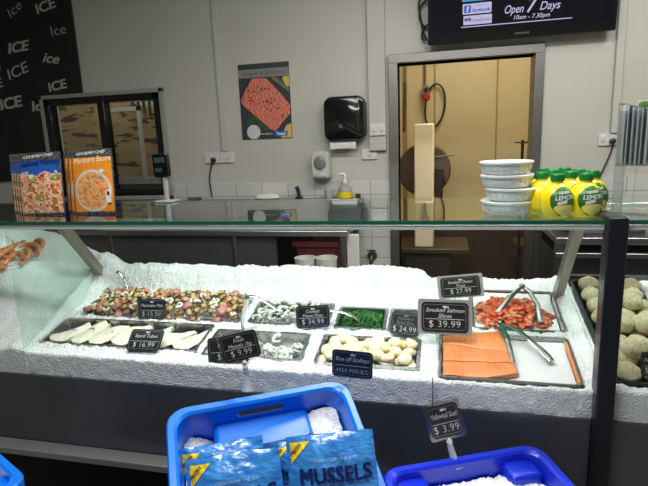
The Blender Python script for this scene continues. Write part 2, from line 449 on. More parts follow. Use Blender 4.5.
for k in range(34):
    x = random.uniform(-.7, .7); z = .1-.35*x+random.uniform(-.32, .32)
    m.ell((x*hw, -.0014, z*hh), .006, .0004, .006, 8, 4)
part('peppercorns', m, BLACK, post, local=True, kind='stuff')
m = MB()
for k in range(22):
    u = k/21; x = -.45+.75*u; z = .28-.12*u; s_ = 1 if k % 2 else -1
    m.prism([(x*hw, z*hh), ((x+.02)*hw, (z-.01)*hh), ((x+.18)*hw, (z-.06)*hh)] if s_ < 0 else [(x*hw, z*hh), ((x+.18)*hw, (z+.10)*hh), ((x+.02)*hw, (z+.01)*hh)], -.0018, -.0014)
part('rosemary_sprig', m, mat('rosemary', rgb(136, 140, 104), .6), post, local=True, smooth=False); m = MB()
for k in range(26):
    u = k/25; x = .3+.6*u; z = .62-.35*u; s_ = 1 if k % 2 else -1
    m.prism([(x*hw, z*hh), ((x+.04)*hw, (z-.02)*hh), ((x+.12)*hw, (z+.09*s_)*hh)], -.0018, -.0014)
part('rosemary_sprig', m, bpy.data.materials['rosemary'], post, local=True, smooth=False)
def disc(x, z, r, n=20, sz=1): return [(x+r*cos(2*pi*k/n), z+r*sz*sin(2*pi*k/n)) for k in range(n)]
part('salt_bowl', MB().prism(disc(-.52*hw, -.80*hh, .27*hw), -.0013, 0), mat('salt_print', rgb(200, 200, 198), .5, var=.15, vs=90), post, local=True, smooth=False)
part('lemon_slice', MB().prism([(.55*hw, -.98*hh), (hw*.98, -.98*hh), (hw*.98, -.60*hh), (.78*hw, -.66*hh)], -.0011, 0), mat('lemon_print', rgb(206, 178, 96), .5), post, local=True, smooth=False)
part('lemon_half', MB().prism([(.72*hw, .58*hh), (.86*hw, .36*hh), (.99*hw, .36*hh), (.99*hw, .62*hh), (.8*hw, .63*hh)], -.0011, 0), bpy.data.materials['lemon_print'], post, local=True, smooth=False)
m = MB()
for x, z, r in ((-.4, -.42, .16), (-.2, -.6, .15), (-.62, -.5, .13), (0, -.72, .12)): m.prism(disc(x*hw, z*hh, r*hw, 9, .7), -.0009, 0)
part('herb_leaves', m, mat('herb_print', rgb(52, 82, 46), .5), post, local=True, smooth=False)
part('logo_box', MB().box(.32*hw, .82*hw, -.002, -.001, -.93*hh, -.80*hh), mat('logo_blue', rgb(30, 96, 190), .5), post, local=True, smooth=False)
part('logo_text', text('Tassal', h*.036, 0, .02).xf(T(.57*hw, -.0025, -.90*hh)), WHITE_T, post, local=True, smooth=False)
part('caption', text('Tasmanian Salmon', h*.024, 0, 0).xf(T(-.12*hw, -.0022, -.88*hh)), WHITE_T, post, local=True, smooth=False)
# paper towel dispenser
M, w, h = quad(((323.3,97),(364,94.2),(365,140.5),(323.3,142)), WY-.1)
M = M @ T(0, 0, 0); d = thing('paper_towel_dispenser', 'black rounded paper towel dispenser on the wall with a white towel sticking out', 'dispenser', M)
def rr(y, s, z=0): return [(x*s, y, zz*s) for x, zz in rrect(-w/2, w/2, -h/2, h/2, .055, None, 6)]
part('body', MB().loops([rr(.097, 1)[::-1], rr(.03, 1)[::-1], rr(.008, .97)[::-1], rr(0, .90)[::-1]]), GLBLACK, d, local=True)
part('grip', MB().prism(rrect(.30*w, .38*w, -.3*h, .18*h, .01, None, 3), -.004, .012), BLACK, d, local=True, bevel=.002)
part('emblem', text('X', .022, 0, .02).xf(T(-.08*w, -.001, -.2*h)), mat('emblem_grey', rgb(130, 132, 136), .4), d, local=True, smooth=False)
part('paper_towel', MB().grid(8, 6, lambda u, v: (-.38*w+.64*w*u, .03-.006*sin(v*3), -h/2+.01-.062*v+.004*sin(u*3))), mat('paper', rgb(222, 222, 218), .8), d, local=True, smooth=True)
# soap dispenser
M, w, h = quad(((310,152),(329,151),(329.5,180),(312,181)), WY-.09)
d = thing('soap_dispenser', 'white wall soap dispenser with grey window beside the towel dispenser', 'dispenser', M)
part('body', MB().loops([[(x*s_, y, z*s_) for x, z in rrect(-w/2, w/2, -h/2, h/2, .03, None, 4)][::-1] for y, s_ in ((.088, 1), (.02, 1), (0, .88))]), mat('soap_shell', rgb(188, 188, 180), .35), d, local=True)
part('window', MB().ell((0, -.002, h*.1), w*.33, .012, h*.25), mat('soap_window', rgb(120, 122, 122), .2), d, local=True)
part('lever', MB().ell((0, -.004, -h*.33), w*.36, .02, h*.11), mat('soap_lever', rgb(176, 176, 168), .35), d, local=True)
# power points
SW = mat('switch_plate', rgb(205, 205, 200), .35)
def outlet(c, label, n=2, dd=0):
    M, w, h = quad(c, WY-.012-dd); o = thing('power_point', label, 'power point', M)
    pl_ = part('plate', MB().prism(rrect(-w/2, w/2, -h/2, h/2, .006, None, 3), 0, .012+dd), SW, o, local=True, bevel=.002)
    xs = (-w*.25, w*.25) if n == 2 else (0,)
    for x in xs:
        m = MB(); m.box(x-.010, x-.006, -.001, .001, -.016, -.004); m.box(x+.006, x+.010, -.001, .001, -.016, -.004); m.box(x-.0015, x+.0015, -.001, .001, -.026, -.016)
        part('socket', m, BLACK, pl_, local=True)
    for x in xs: part('switch', MB().box(x-.008, x+.008, -.003, 0, h*.18, h*.36), WHITEP, pl_, local=True, bevel=.001)
    return o
W1 = outlet(((204.5,153),(219.5,152.5),(219.5,163),(204.5,163.5)), 'white wall socket left of the poster with a black plug in it', 1)
outlet(((219.8,152.5),(234,152),(234,162.5),(219.8,163)), 'white wall switch plate below the poster, left of the towel dispenser', 1)
outlet(((369.5,124),(385.5,123),(385.5,135),(369.5,136)), 'upper double socket on the wall between towel dispenser and doorway', 2, .03)
outlet(((361.5,149),(377,148.3),(377,159),(361.5,159.6)), 'lower white socket on the wall just below the towel dispenser', 1)
W2 = outlet(((598.5,134),(617.5,132.5),(617.5,145),(598.5,146)), 'double socket on the wall at far right with a black plug', 2)
def cord(px, pts, label, o):
    p = at(px[0], px[1], WY-.03)
    part('plug', MB().lathe([(.0, 0), (.017, 0), (.019, .012), (.016, .03), (.006, .035)], 16, T(p.x, WY-.011, p.z) @ R(90, 'X')), BLACK, o)
    P = [Vector((p.x, WY-.035, p.z-.01))]+[at(a, b, WY-.02) for a, b in pts]
    Q = []
    for i in range(len(P)-1):
        for k in range(6):
            p0, p1, p2, p3 = P[max(i-1, 0)], P[i], P[i+1], P[min(i+2, len(P)-1)]; t = k/6
            Q.append(.5*((2*p1)+(p2-p0)*t+(2*p0-5*p1+4*p2-p3)*t*t+(3*p1-p0-3*p2+p3)*t**3))
    Q.append(P[-1]); part('cable', MB().tube(Q, .005, 8), BLACK, o)
cord((213, 160), [(211, 167), (209.5, 180), (212, 196)], '', W1)
cord((613, 141), [(611, 152), (603, 170), (597, 183), (593, 200)], '', W2)
# television
TY = 3.40
M, w, h = quad(((425,-44),(619,-64),(616,29.5),(428,46)), TY, 0, -6)
M = Matrix.Translation(M.translation) @ R(6, 'X')
wt = (at(616,29.5,TY)-at(428,46,TY)).length; ht = wt*.57
bl = (at(428,46,TY)+at(616,29.5,TY))/2; M = Matrix.Translation(bl) @ R(6, 'X') @ T(0, 0, ht/2)
tv = thing('television', 'black wall television showing opening hours and social media boxes above the doorway', 'television', M)
part('housing', MB().box(-wt/2, wt/2, 0, .05, -ht/2, ht/2), GLBLACK, tv, local=True, bevel=.006)
scr_ = part('screen', MB().box(-wt/2+.025, wt/2-.025, -.002, .004, -ht/2+.055, ht/2-.025), mat('screen_black', (.006, .006, .012, 1), .08), tv, local=True, smooth=False)
part('bracket', MB().box(-.12, .12, .05, .11, -.1, .1), BLACK, tv, local=True)
part('logo', text('SAMSUNG', .011, 0, .01, spacing=1.2).xf(T(.02, -.001, -ht/2+.022)), mat('tv_logo', rgb(120, 120, 125), .4), tv, local=True, smooth=False)
SW1 = emis('screen_lilac', rgb(205, 200, 240), .75); SB = emis('screen_blue', rgb(58, 88, 190), .8); SWH = emis('screen_white', rgb(225, 225, 240), .75); SCY = emis('screen_cyan', rgb(60, 160, 215), .7)
MI = M.inverted()
def tvp(px, py):
    n = (M.to_3x3() @ Vector((0, 1, 0))); return MI @ atp(px, py, M.translation, n)
def tvtext(s, px, py, hp, rot, mt, shear=.2, bold=0, name='caption', sp=1, k=1):
    p = tvp(px, py); hm = hp*mpx(M @ p)
    part(name, text(s, hm, shear, bold, spacing=sp).xf(T(p.x, -.0035, p.z-hm/2) @ Matrix.Diagonal((k, 1, 1, 1))), mt, scr_, local=True, smooth=False)
tvtext('Open', 513.5, 9, 8, 0, SW1, .3, .008, k=.74); tvtext('7', 530, 5, 14, 0, SW1, .25, .012, k=.9); tvtext('Days', 549.5, 5, 8, 0, SW1, .3, .008, k=.88)
tvtext('10am - 7.30pm', 531, 16, 4.2, 0, SWH, .25, .0)
p0 = tvp(461, 28); p1 = tvp(572, 17.5); m = MB(); m.box(p0.x, p1.x, -.0035, -.002, p0.z, p0.z+.005)
part('underline', m, SW1, scr_, local=True)
def tvbox(cx, cy, wp, hp, mt, name, lab=None, e=0):
    p = tvp(cx, cy); a, b = wp*mpx(M @ p, (1, 0, 0))/2, hp*mpx(M @ p)/2
    return part(name, MB().prism(rrect(p.x-a, p.x+a, p.z-b, p.z+b, .004, None, 3), -.0035-e, -.002-e), mt, scr_, local=True, smooth=False, label=lab)
tvbox(477, 8.3, 29, 10.4, SW1, 'facebook_box', 'pale box reading facebook'); tvbox(477.5, 19.6, 28.5, 9, SW1, 'travel_site_box', 'pale box reading tripadvisor'); tvbox(475, -3.5, 26, 9, SCY, 'cyan_box', 'blue box at the top edge')
def tv2(s, px, py, hp, mt, bold, name, shear=0):
    p = tvp(px, py); hm = hp*mpx(M @ p); part(name, text(s, hm, shear, bold).xf(T(p.x, -.0045, p.z-hm/2)), mt, scr_, local=True, smooth=False)
tvbox(467.5, 9.3, 7, 7.5, SB, 'letter_tile', None, .0008)
o = tvp(467.5, 9.3); part('tile_letter', text('f', .03, 0, .04).xf(T(o.x, -.005, o.z-.017)), SWH, scr_, local=True, smooth=False)
tv2('facebook', 481.3, 9.4, 3.4, SB, .03, 'caption'); tv2('Find us on', 481, 4.6, 1.8, SB, .0, 'caption'); tv2('tripadvisor', 481, 19.4, 3.1, emis('screen_grey', rgb(96, 100, 130), .6), .0, 'caption')
o = tvp(467.5, 19.8); part('owl_mark', MB().lathe([(.006, 0), (.010, 0), (.010, .0008), (.006, .0008)], 16, T(o.x-.009, -.0042, o.z) @ R(90, 'X')).lathe([(.006, 0), (.010, 0), (.010, .0008), (.006, .0008)], 16, T(o.x+.011, -.0042, o.z) @ R(90, 'X')), bpy.data.materials['screen_grey'], scr_, local=True)
for pts in (((427,0),(421,6),(419.5,16),(422,24),(427,28)), ((427,-10),(419,2),(421,20),(424,34),(427,40)), ((428,24),(423,30),(422,38),(425,41))):
    m = MB(); Q = []; P = [at(a, b, 3.47) for a, b in pts]
    for i in range(len(P)-1):
        for k in range(5):
            a, b, c_, d_ = P[max(i-1, 0)], P[i], P[i+1], P[min(i+2, len(P)-1)]; t = k/5
            Q.append(.5*((2*b)+(c_-a)*t+(2*a-5*b+4*c_-d_)*t*t+(3*b-a-3*c_+d_)*t**3))
    Q.append(P[-1]); part('cable', m.tube(Q, .006, 8), BLACK, tv)

# ================================================================== BACK BENCH
ZB = 1.05
b = thing('sink_bench', 'long stainless steel bench with raised back ledge against the tiled wall', 'bench', Vector((-1.4, 3.2, 0)))
part('worktop', MB().box(-3.3, -.56, 2.9, 3.47, ZB-.035, ZB), STEEL_H, b, bevel=.004)
part('back_ledge', MB().box(-1.93, -.55, 3.38, 3.488, ZB, 1.185), STEEL_H, b, bevel=.004)
for x in (-3.25, -2.2, -1.3, -.6):
    for y in (2.94, 3.42): part('leg', MB().cyl((x, y, 0), (x, y, ZB-.035), .02), STEEL, b)
part('undershelf', MB().box(-3.25, -.6, 2.95, 3.44, .28, .30), DSTEEL, b)
part('back_panel', MB().box(-3.25, -1.0, 3.40, 3.42, .30, ZB-.04), mat('bench_back', rgb(84, 84, 86), .3, .5), b)
m = MB().box(-2.75, -1.02, 2.93, 2.955, .32, ZB-.04)
part('front_panel', m, mat('bench_panel', rgb(92, 92, 94), .25, .5), b, label='dark panel closing the bench front')
z1 = 1.186
# items on the ledge
p = at(255, 196, 3.43)
m = MB(); a = at(262, 196, 3.43)
d = thing('round_lid', 'shallow white plastic lid lying on the bench ledge left of the brush', 'lid', Vector((at(267,196,3.43).x, 3.43, z1)))
part('top', MB().lathe([(.005, .0), (.08, .0), (.09, .012), (.088, .03), (.05, .036), (.002, .036)], 32).xf(Matrix.Diagonal((1, .5, 1, 1))), WHITEP, d, local=True)
part('rim', MB().lathe([(.088, .006), (.098, .008), (.098, .016), (.088, .018)], 32, None, 0, False).xf(Matrix.Diagonal((1, .5, 1, 1))), WHITEP, d, local=True)
x = at(299, 192, 3.43).x
d = thing('brush', 'small black handled brush standing upright on the bench ledge', 'brush', Vector((x, 3.43, z1)))
part('handle', MB().tube([(0, 0, .012), (-.004, 0, .05), (-.016, 0, .085)], [.012, .014, .016], 12), BLACK, d, local=True)
part('base', MB().box(-.025, .025, -.02, .02, 0, .014), BLACK, d, local=True, bevel=.003)
x = at(345, 190, 3.43).x
d = thing('pump_bottle', 'white pump bottle with yellow liquid on the bench ledge below the towel dispenser', 'bottle', Vector((x, 3.43, z1)))
part('bottle', MB().lathe([(.03, 0), (.05, .004), (.05, .05), (.042, .075), (.016, .095), (.014, .105)], 24), mat('bottle_clear', rgb(200, 205, 200), .15, trans=.5), d, local=True)
part('liquid', MB().lathe([(.04, 0), (.052, .003), (.052, .047), (.04, .048)], 24), mat('yellow_soap', rgb(226, 196, 40), .3), d, local=True, label='yellow lower half')
part('pump', MB().cyl((0, 0, .1), (0, 0, .16), .008).lathe([(.016, .1), (.018, .12), (.012, .125)], 16).tube([(0, 0, .16), (-.01, 0, .168), (-.045, 0, .162)], [.011, .011, .006], 10), WHITEP, d, local=True)
x = at(329, 192, 3.43).x
d = thing('spray_tub', 'small frosted plastic cup on the bench ledge left of the pump bottle', 'cup', Vector((x, 3.43, z1)))
part('cup', MB().lathe([(.028, 0), (.034, .06), (.031, .06), (.026, .004)], 20), mat('frost', rgb(190, 192, 186), .4, trans=.3), d, local=True)
part('grip', MB().box(.033, .05, -.004, .004, .015, .045), bpy.data.materials['frost'], d, local=True)
x = at(358, 194, 3.43).x
single('bottle_cap', MB().lathe([(.002, 0), (.018, 0), (.018, .026), (.015, .03), (.002, .03)], 18), BLACK, 'tiny black cap at the right end of the bench ledge', 'cap', M=T(x, 3.43, z1))
p = at(192, 198, 3.43)
single('steel_wool', MB().ell((0, 0, .01), .06, .03, .012, 16, 8, None, lambda d: 1+.3*noise.noise(d*4)), mat('wool', rgb(90, 84, 74), .6, bump=.8, bs=300), 'dark scouring pad at the left end of the bench ledge', 'pad', M=T(p.x+.02, 3.43, z1))
# maroon crate + boots under the bench
MAR = mat('maroon_plastic', rgb(108, 44, 52), .35)
x0, x1 = at(292, 250, 2.95).x, at(338, 250, 2.95).x
def crate(name, x0, x1, y0, y1, z0, z1, mt, label, cat='crate'):
    o = thing(name, label, cat, Vector(((x0+x1)/2, (y0+y1)/2, z0)))
    k = .02
    def lp(g, z): return [(x, y, z) for x, y in rrect(x0+g, x1-g, y0+g, y1-g, .03, None, 4)]
    part('shell', MB().loops([lp(k*1.6, z0), lp(0.012, z1-.03), lp(.012, z1), lp(.02, z1), lp(k*1.9, z0+.012)]), mt, o)
    part('rim', MB().loops([lp(.0, z1-.035), lp(-.008, z1-.03), lp(-.008, z1+.003), lp(.016, z1+.003), lp(.016, z1-.035)], cap0=False, cap1=False), mt, o)
    return o
part_z = .301
crate('maroon_tub', x0, x1, 2.97, 3.38, part_z, .70, MAR, 'lower maroon plastic tub on the shelf under the bench right end')
crate('maroon_tub', x0-.0, x1+.01, 2.96, 3.37, .705, .97, MAR, 'upper maroon plastic tub stacked close under the bench top')
for px, lab, pz in ((306, 'left white rubber boot standing in front of the maroon tubs', 0), (327, 'right white rubber boot standing in front of the maroon tubs', 0)):
    P = at(px, 274, 2.75); o = thing('rubber_boot', lab, 'boot', Vector((P.x, 2.75, 0)), 'white boots by the bench')
    part('shaft', MB().lathe([(.035, .05), (.05, .06), (.052, .2), (.06, P.z+.08), (.064, P.z+.10), (.056, P.z+.10), (.05, .4)], 18), mat('boot_white', rgb(200, 198, 190), .45), o, local=True)
    part('foot', MB().ell((0, -.06, .05), .05, .12, .05), bpy.data.materials['boot_white'], o, local=True)
    part('sole', MB().box(-.05, .05, -.18, .05, 0, .02), GREYP, o, local=True, bevel=.01)
# white side board at bench end
x0, x1 = at(347, 250, 2.95).x, at(359, 250, 2.95).x
single('chopping_board', MB().box(x0, x1, 2.95, 2.975, 0.0, 1.02), mat('board_white', rgb(198, 196, 186), .5), 'tall off white board standing on end at the right end of the bench', 'board', bevel=.005)
# tap on the wall
P = at(372, 256, WY-.03); o = thing('wall_tap', 'small brass garden tap on the tiled wall left of the doorway', 'tap', Vector((P.x, WY, P.z)))
BR = mat('old_brass', rgb(110, 98, 84), .4, .8)
part('body', MB().lathe([(.03, 0), (.034, .005), (.034, .01), (.014, .012), (.014, .04)], 18, T(P.x, WY-.008, P.z) @ R(90, 'X')).tube([(P.x, WY-.03, P.z), (P.x, WY-.065, P.z), (P.x, WY-.078, P.z-.015), (P.x, WY-.078, P.z-.05)], .012, 12), BR, o)
part('handle', MB().cyl((P.x, WY-.055, P.z), (P.x, WY-.055, P.z+.045), .006).box(P.x-.03, P.x+.03, WY-.06, WY-.05, P.z+.04, P.z+.05), BR, o)
# items standing on the bench at left
crate('blue_crate', at(42,240,3.05).x, at(95,240,3.05).x, 3.0, 3.38, ZB, 1.19, mat('violet_blue', rgb(44, 40, 150), .4), 'violet blue plastic crate on the bench behind the packets')
p = at(3, 198, 3.0); o = thing('carton', 'white cardboard carton at the far left behind the blue packets', 'carton', Vector((p.x, 3.1, ZB)))
part('box', MB().box(p.x-.18, p.x+.09, 3.0, 3.25, ZB, at(8,184,3.0).z), mat('card_white', rgb(168, 166, 158), .7), o)
part('print_bars', MB().box(p.x-.05, p.x+.07, 2.999, 3.0, ZB+.1, ZB+.115).box(p.x-.05, p.x+.05, 2.999, 3.0, ZB+.13, ZB+.14), GREYP, o)
x0, x1 = at(98,226,2.95).x, at(122,226,2.95).x
for i, (a, c_) in enumerate(((98, 122), (125, 150))):
    A, B = at(a, 226, 2.94), at(c_, 226, 2.94)
    single('plastic_tray', MB().loops([rrect(A.x+.01, B.x-.01, 2.93, 3.18, .01, ZB, 3), rrect(A.x, B.x, 2.92, 3.19, .01, ZB+.04, 3), rrect(A.x+.006, B.x-.006, 2.926, 3.184, .01, ZB+.04, 3), rrect(A.x+.014, B.x-.014, 2.934, 3.176, .01, ZB+.006, 3)]),
           WHITEP, ('left' if i == 0 else 'right')+' of two shallow white trays on the bench front edge', 'tray', 'white trays on the bench')
# price display pole of the scale
M, w, h = quad(((152,154),(167,153),(168,177),(153,178)), 1.90)
o = thing('scale_display', 'black price display on a grey pole at the rear of the glass shelf', 'display', Vector((M.translation.x, 1.91, 1.353)))
M2 = M
hd_ = part('head', MB().prism(rrect(-w/2, w/2, -h/2, h/2, .012, None, 3), 0, .022, M2), GLBLACK, o, bevel=.003)
part('readout', MB().box(-w*.36, w*.36, -.001, .001, h*.12, h*.34, M2), mat('lcd', rgb(48, 76, 66), .3), hd_)
part('readout', MB().box(-w*.36, w*.1, -.001, .001, -.26*h, -.1*h, M2), bpy.data.materials['lcd'], hd_)
part('pole', MB().cyl((M.translation.x+.008, 1.915, 1.36), (M.translation.x+.008, 1.915, M.translation.z), .011), GREYP, o)
part('foot', MB().box(M.translation.x-.03, M.translation.x+.05, 1.88, 1.945, 1.3535, 1.362), GREYP, o, bevel=.003)
# right hand work bench
o = thing('work_bench', 'stainless bench with dark open undershelf right of the doorway', 'bench', Vector((1.0, 3.1, 0)))
xa = at(556, 240, 2.8).x
part('worktop', MB().box(xa, 2.2, 2.8, 3.47, 1.0, 1.035), STEEL_H, o, bevel=.004)
part('rail', MB().box(xa, 2.2, 2.79, 2.83, .93, .955), STEEL_H, o, bevel=.003)
part('cabinet', MB().box(xa+.02, 2.2, 2.83, 3.45, .60, .93), DSTEEL, o)
part('frame', MB().box(xa, xa+.04, 2.8, 2.84, 0, 1.0).box(xa, xa+.04, 3.4, 3.44, 0, 1.0).box(1.55, 1.59, 2.8, 2.84, 0, 1.0), STEEL, o)
part('undershelf', MB().box(xa, 2.2, 2.84, 3.44, .2, .22), DSTEEL, o)
part('back_panel', MB().box(xa+.04, 2.2, 3.44, 3.46, .0, 1.0), MATBLACK, o)
o = crate('steel_pan', xa+.05, xa+.5, 2.9, 3.3, 1.036, 1.13, DSTEEL, 'dark steel pan on the bench right of the doorway', 'pan')
# ================================================================== INNER ROOM
IY = 4.45
A = at(414,124,IY); B = at(434,124,IY); zt = A.z
o = thing('bandsaw', 'cream bandsaw with a big round wheel cover inside the doorway', 'machine', Vector(((A.x+B.x)/2, IY+.3, 0)))
CREAM = mat('cream_paint', rgb(240, 226, 190), .35)
part('column', MB().box(A.x, B.x, IY, IY+.28, .62, zt), CREAM, o, bevel=.012)
c0 = at(424, 170, IY+.32); rad = (at(451,170,IY+.32)-c0).length
part('wheel_cover', MB().lathe([(.02, 0), (rad*.95, 0), (rad, .02), (rad, .10), (rad*.95, .12), (.02, .12)], 40, T(c0.x, IY+.42, c0.z) @ R(90, 'X')), mat('wheel_grey', rgb(104, 92, 76), .35, .4), o, bevel=.004)
part('wheel_hub', MB().lathe([(.02, 0), (.07, 0), (.06, .03), (.02, .03)], 24, T(c0.x+.12, IY+.30, c0.z-.1) @ R(90, 'X')), BLACK, o)
part('arm', MB().box(c0.x+.1, c0.x+.17, IY+.2, IY+.29, c0.z-.25, c0.z+.02), mat('arm_grey', rgb(60, 54, 48), .4, .5), o, bevel=.008)
part('guide_rod', MB().cyl((c0.x, IY+.3, c0.z+.1), (c0.x+.26, IY+.3, c0.z+.13), .007), STEEL, o)
part('table', MB().box(A.x-.15, B.x+.3, IY-.06, IY+.5, .58, .62), mat('table_steel', rgb(96, 84, 66), .4, .7), o, bevel=.005)
part('base', MB().box(A.x-.08, B.x+.14, IY, IY+.42, .0, .58), mat('base_dark', rgb(52, 44, 38), .5), o, bevel=.01)
P = at(427, 92, 5.31)
o = thing('emergency_switch', 'red and grey hanging switch with a black cable loop on the tan wall', 'switch', P)
part('conduit', MB().cyl((P.x-.02, 5.325, P.z), (P.x-.02, 5.325, ZC), .012), mat('conduit', rgb(120, 96, 62), .5), o)
part('box', MB().box(P.x-.045, P.x+.02, 5.25, 5.33, P.z-.03, P.z+.06), mat('switch_box', rgb(150, 120, 90), .5), o, bevel=.008)
part('button', MB().lathe([(.0, 0), (.034, 0), (.036, .02), (.024, .035), (.0, .036)], 18, T(P.x, 5.25, P.z-.055) @ R(90, 'X')), mat('red_button', rgb(170, 40, 24), .35), o)
part('knob', MB().lathe([(.0, 0), (.022, 0), (.02, .02), (.0, .021)], 16, T(P.x-.005, 5.25, P.z+.02) @ R(90, 'X')), BLACK, o)
Q = []
for k in range(33):
    a = 2*pi*k/32; c2 = at(434, 106, 5.3); Q.append((c2.x+.095*sin(a)*(1.1 if sin(a) > 0 else .9)+.02*cos(a), 5.30, c2.z+.21*cos(a)))
part('cable', MB().tube(Q, .010, 8), BLACK, o)
P0 = at(405, 62, 5.0); P1 = at(404, 132, 5.0); Q = []
for k in range(241):
    t = k/240; Q.append(Vector((P0.x+(P1.x-P0.x)*t, 5.0, P0.z+(P1.z-P0.z)*t)) + (Vector((.014*cos(t*2*pi*26), .014*sin(t*2*pi*26), 0)) if t > .28 else Vector()))
o = single('coiled_cable', MB().tube([Vector((P0.x, 5.0, ZC))]+Q, .0055, 6), mat('cable_brown', rgb(58, 44, 36), .5), 'coiled dark cable hanging down at the left inside the doorway', 'cable')
# racks by right jamb
o = thing('tray_rack', 'dark metal rack with wooden boards at the right inside the doorway', 'rack', Vector((.72, 4.6, 0)))
xa, xb = at(522,160,4.6).x, .97
part('post', MB().cyl((xa, 4.6, 0), (xa, 4.6, at(522,140,4.6).z), .012), BLACK, o); part('post', MB().cyl((xa+.07, 4.6, 0), (xa+.07, 4.6, at(522,141,4.6).z), .012), BLACK, o)
for z in (at(525,142,4.6).z, at(525,172,4.6).z, at(525,245,4.6).z, at(525,258,4.6).z): part('shelf', MB().box(xa-.02, xb, 4.58, 4.95, z-.012, z), mat('rack_brown', rgb(60, 48, 36), .5), o)
part('boards', MB().box(xa+.02, xb, 4.6, 4.9, at(525,172,4.6).z, at(525,165,4.6).z), mat('wood_pale', rgb(190, 160, 108), .6), o)
# ================================================================== DISPLAY CASE
GY = 1.405; ZS = 1.353
CX0, CX1 = -2.75, .43
case = thing('display_case', 'long glass fronted seafood display case filled with ice', 'display case', Vector((-1.0, 1.7, 0)))
GL = glass('case_glass', (.97, .98, .98, 1), .02, 0, .55)
GLS = glass('shelf_glass', (.80, .90, .86, 1), .04, 0, 1.0)
GEDGE = mat('glass_edge', rgb(18, 84, 66), .12)
PANELM = mat('front_panel_steel', rgb(92, 95, 102), .28, .5, .15, 3); part('front_panel', MB().box(CX0, CX1-.03, 1.405, 1.43, .526, .79), PANELM, case)
part('base', MB().box(CX0, CX1-.03, 1.44, 2.06, .0, .79), MATBLACK, case)
part('ledge', MB().box(CX0, CX1-.03, 1.345, 1.404, .500, .526), mat('ledge_steel', rgb(150, 150, 150), .3, .45), case, bevel=.003)
part('rear_wall', MB().box(CX0, CX1+.02, 2.06, 2.085, .3, 1.0), DSTEEL, case)
part('front_rail', MB().box(CX0, .40, 1.402, 1.43, 1.327, 1.341), mat('rail_light', rgb(205, 210, 208), .3, .3), case, bevel=.002)
part('front_glass', MB().box(CX0, -.031, GY-.003, GY+.003, .79, 1.327), GL, case, smooth=False)
part('front_glass', MB().box(-.029, .40, GY-.003, GY+.003, .79, 1.327), GL, case, smooth=False)
part('joint_strip', MB().box(-.0315, -.0285, GY-.004, GY-.002, .79, .888), mat('joint_grey', rgb(96, 102, 106), .4), case)
part('glass_shelf', MB().box(CX0, .40, 1.402, 1.95, ZS-.010, ZS), GLS, case, smooth=False)
part('shelf_edge', MB().box(CX0, .40, 1.3985, 1.4018, ZS-.011, ZS+.0005), GEDGE, case)
part('corner_post', MB().box(.402, .449, 1.38, 1.432, .0, 1.362), mat('post_dark', (.028, .03, .042, 1), .3, .6), case, bevel=.004)
part('shelf_bracket', MB().box(.405, .432, 1.43, 1.96, 1.325, 1.355), STEEL, case, bevel=.002)
for x in (-1.465, .385):
    sx = .028
    part('strut', MB().add([(x, 1.61, 1.335), (x+sx, 1.61, 1.335), (x+sx, 1.65, 1.335), (x, 1.65, 1.335), (x, 1.95, .93), (x+sx, 1.95, .93), (x+sx, 1.99, .93), (x, 1.99, .93)],
        [(0,1,2,3),(7,6,5,4),(4,5,1,0),(5,6,2,1),(6,7,3,2),(7,4,0,3)]) and None or (lambda m: (m.add([(x, 1.60, 1.341), (x+sx, 1.60, 1.341), (x+sx, 1.645, 1.341), (x, 1.645, 1.341), (x, 1.92, .93), (x+sx, 1.92, .93), (x+sx, 1.965, .93), (x, 1.965, .93)],
        [(0,1,2,3),(7,6,5,4),(4,5,1,0),(5,6,2,1),(6,7,3,2),(7,4,0,3)]), m)[1])(MB()), mat('strut_grey', rgb(150, 146, 132), .35, .5), case)
m = MB(); xg = -1.472
m.add([(xg, 1.41, .86), (xg+.006, 1.41, .86), (xg+.006, 1.41, 1.34), (xg, 1.41, 1.34), (xg, 1.60, 1.34), (xg+.006, 1.60, 1.34), (xg+.006, 1.92, .95), (xg, 1.92, .95)],
      [(0,1,2,3),(3,2,5,4),(4,5,6,7),(7,6,1,0),(0,3,4,7),(1,6,5,2)])
part('partition_glass', m, glass('partition_tint', (.90, .95, .93, 1), .05, 0, .8), case, smooth=False)
case2 = thing('display_case', 'second glass fronted display case at far right holding crumbed fish cakes', 'display case', Vector((.8, 1.7, 0)))
part('front_panel', MB().box(.452, 1.5, 1.405, 1.43, .526, .79), PANELM, case2)
part('base', MB().box(.405, 1.5, 1.44, 2.06, 0, .79), MATBLACK, case2)
part('rear_wall', MB().box(.452, 1.5, 2.06, 2.085, .3, 1.03), DSTEEL, case2)
part('front_glass', MB().box(.452, 1.5, GY-.003, GY+.003, .79, 1.327), GL, case2, smooth=False)
part('front_rail', MB().box(.452, 1.5, 1.402, 1.43, 1.327, 1.341), bpy.data.materials['rail_light'], case2, bevel=.002)
part('glass_shelf', MB().box(.452, 1.5, 1.402, 1.95, ZS-.010, ZS), GLS, case2, smooth=False)
part('shelf_edge', MB().box(.452, 1.5, 1.3985, 1.4018, ZS-.011, ZS+.0005), GEDGE, case2)
part('back_rail', MB().cyl((.452, 1.92, 1.318), (1.5, 1.92, 1.318), .016).cyl((.452, 1.92, 1.27), (1.5, 1.92, 1.27), .014), CHROME, case2)
